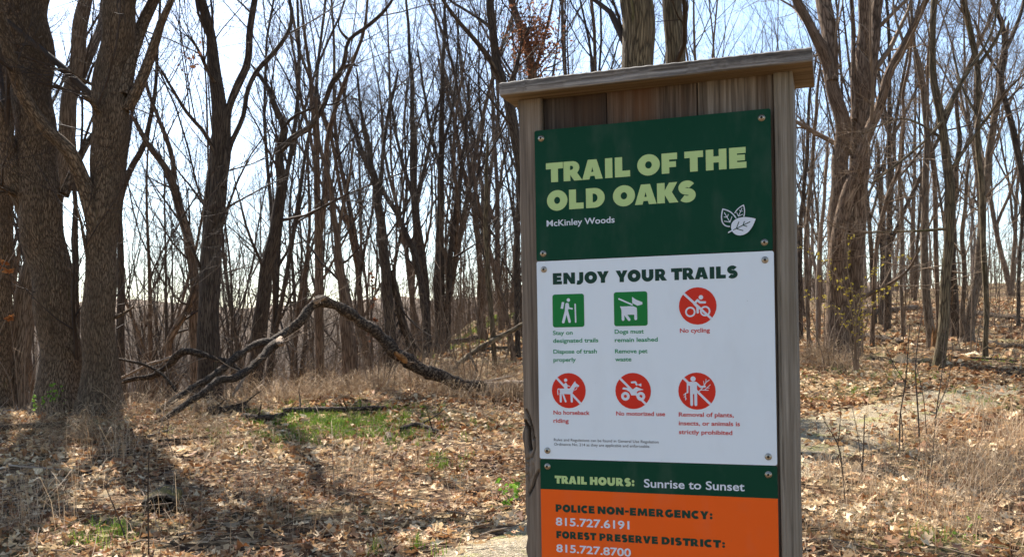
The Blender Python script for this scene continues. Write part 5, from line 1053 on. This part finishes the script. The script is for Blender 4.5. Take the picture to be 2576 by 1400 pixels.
s = red(.2010, .5443, .0366, 755, 735, 522, [(375, 370), (1125, 1115)])
s.ring(528, 890, 86, 80); s.ring(980, 890, 86, 80); s.line([(720, 488), (830, 480), (865, 555)], 54); s.shape([(890, 555), (1000, 515), (1000, 610)]); s.shape([(445, 665), (470, 632), (600, 645), (755, 685), (850, 618), (1070, 700), (900, 735), (850, 790), (820, 860), (705, 862), (650, 760), (560, 705), (450, 690)]); s.line([(800, 760), (900, 860)], 50); s.done([K_ri, K_wt], P2)
s = red(.3291, .5442, .0367, 717, 742, 547, [(330, 360), (1110, 1130)])
s.disc(610, 382, 76); s.shape([(450, 470), (690, 465), (745, 510), (722, 560), (722, 830), (515, 830), (515, 590), (430, 560)]); s.line([(447, 510), (443, 780)], 48); s.line([(700, 500), (830, 620), (950, 605)], 60); s.line([(558, 800), (560, 1140)], 82); s.line([(682, 800), (682, 1140)], 82)
for q, w_ in (([(760, 770), (880, 650), (940, 560), (990, 480), (1080, 415)], 26), ([(935, 570), (920, 450)], 18), ([(985, 490), (990, 385)], 18), ([(830, 705), (1050, 712)], 24), ([(960, 690), (1110, 555)], 20), ([(1010, 650), (1080, 645)], 16), ([(420, 790), (330, 855)], 24), ([(385, 800), (385, 1000)], 24), ([(385, 880), (335, 925)], 16), ([(390, 930), (415, 975)], 14)): s.line(q, w_)
s.done([K_ri, K_wt], P2)
# leaf emblem (measured on a 9.33x enlargement)
s = Sym(.4146, .2118, .0332, 0, 780, 680, 480 * 1.0)
def bez(p0, p1, p2, p3, n=14): return [tuple(((1 - t)**3 * np.array(p0) + 3 * (1 - t)**2 * t * np.array(p1) + 3 * (1 - t) * t * t * np.array(p2) + t**3 * np.array(p3)).tolist()) for t in np.linspace(0, 1, n)]
LW = 34
s.line(bez((712, 605), (620, 440), (500, 370), (358, 338)), LW); s.line(bez((358, 338), (300, 520), (270, 820), (535, 840), 18), LW); s.line(bez((692, 465), (760, 350), (850, 300), (930, 265)), LW * .85); s.line(bez((930, 265), (965, 360), (965, 480), (938, 580)), LW * .85)
for q, w_ in (([(402, 445), (555, 722)], 20), ([(395, 565), (480, 580), (512, 500)], 18), ([(402, 685), (555, 720), (610, 570)], 20), ([(888, 350), (790, 572)], 18), ([(818, 400), (848, 440), (905, 432)], 15), ([(745, 465), (790, 572), (905, 522)], 18)): s.line(q, w_)
s.shape(bez((582, 870), (575, 640), (860, 520), (1260, 670), 20) + bez((1260, 670), (1180, 900), (1060, 1110), (820, 1110), 16)[1:] + bez((820, 1110), (690, 1105), (590, 1010), (582, 870), 12)[1:-1]); s.line([(510, 1010), (610, 960)], 34)
for q, w_ in (([(650, 945), (725, 915), (1100, 745)], 24), ([(800, 730), (725, 915), (910, 980)], 24), ([(948, 730), (912, 830), (1015, 868)], 24)): s.line(q, w_, 2)
s.done([K_gi, K_wt, K_dk], P1, 'emblem')
# dome screws with a socket
scm, nt_, bb = newmat('zinc_screw', .32, .5); bb.inputs['Metallic'].default_value = .9; bb.inputs['Base Color'].default_value = (.45, .40, .32, 1)
K_sock = flat('screw_socket', (.05, .045, .035), .6, .3, .5)
def screw_mesh():
    mb = MB(); prof = [(.0082, -.0002), (.0082, -.0009), (.0068, -.0011), (.0064, -.0026), (.0052, -.0041), (.0036, -.0048), (.0030, -.0049)]; n = 20; a = np.linspace(0, 2 * PI, n, endpoint=False)
    V = [(r * math.cos(t), y, r * math.sin(t)) for r, y in prof for t in a]; mb.add(V, [(k * n + j, k * n + (j + 1) % n, (k + 1) * n + (j + 1) % n, (k + 1) * n + j) for k in range(len(prof) - 1) for j in range(n)], 0)
    V = [(r * math.cos(t), y, r * math.sin(t)) for r, y in ((.0030, -.0049), (.0027, -.0028)) for t in a] + [(0, -.0026, 0)]; mb.add(V, [(j, (j + 1) % n, n + (j + 1) % n, n + j) for j in range(n)], 1); mb.f[3].append(np.array([(n + j, n + (j + 1) % n, 2 * n) for j in range(n)]) + mb.n - len(V)); mb.m[3].append(np.ones(n, int))
    V = [(0.0011 * math.cos(t), -.0040, 0.0011 * math.sin(t)) for t in a] + [(0.0011 * math.cos(t), -.0026, 0.0011 * math.sin(t)) for t in a]; mb.add(V, [(j, (j + 1) % n, n + (j + 1) % n, n + j) for j in range(n)], 0)
    return mb.mesh('screw', [scm, K_sock])
sm_ = screw_mesh()
for par, pts in ((P1, [(.0145, .0169), (.4615, .0166), (.4630, .2567), (.0150, .2577)]), (P2, [(.0160, .2911), (.4635, .2908), (.4637, .6701), (.0173, .6695)]), (P3, [(.0165, .7029), (.4632, .7047), (.4640, 1.045), (.0170, 1.045)])):
    for u, v in pts:
        o = bpy.data.objects.new('screw', sm_); C.objects.link(o); o.parent = par; o.location = (u, 0, Z(v)); o.scale = (.82, .82, .82); o.rotation_euler = (0, random.uniform(0, 6), 0)
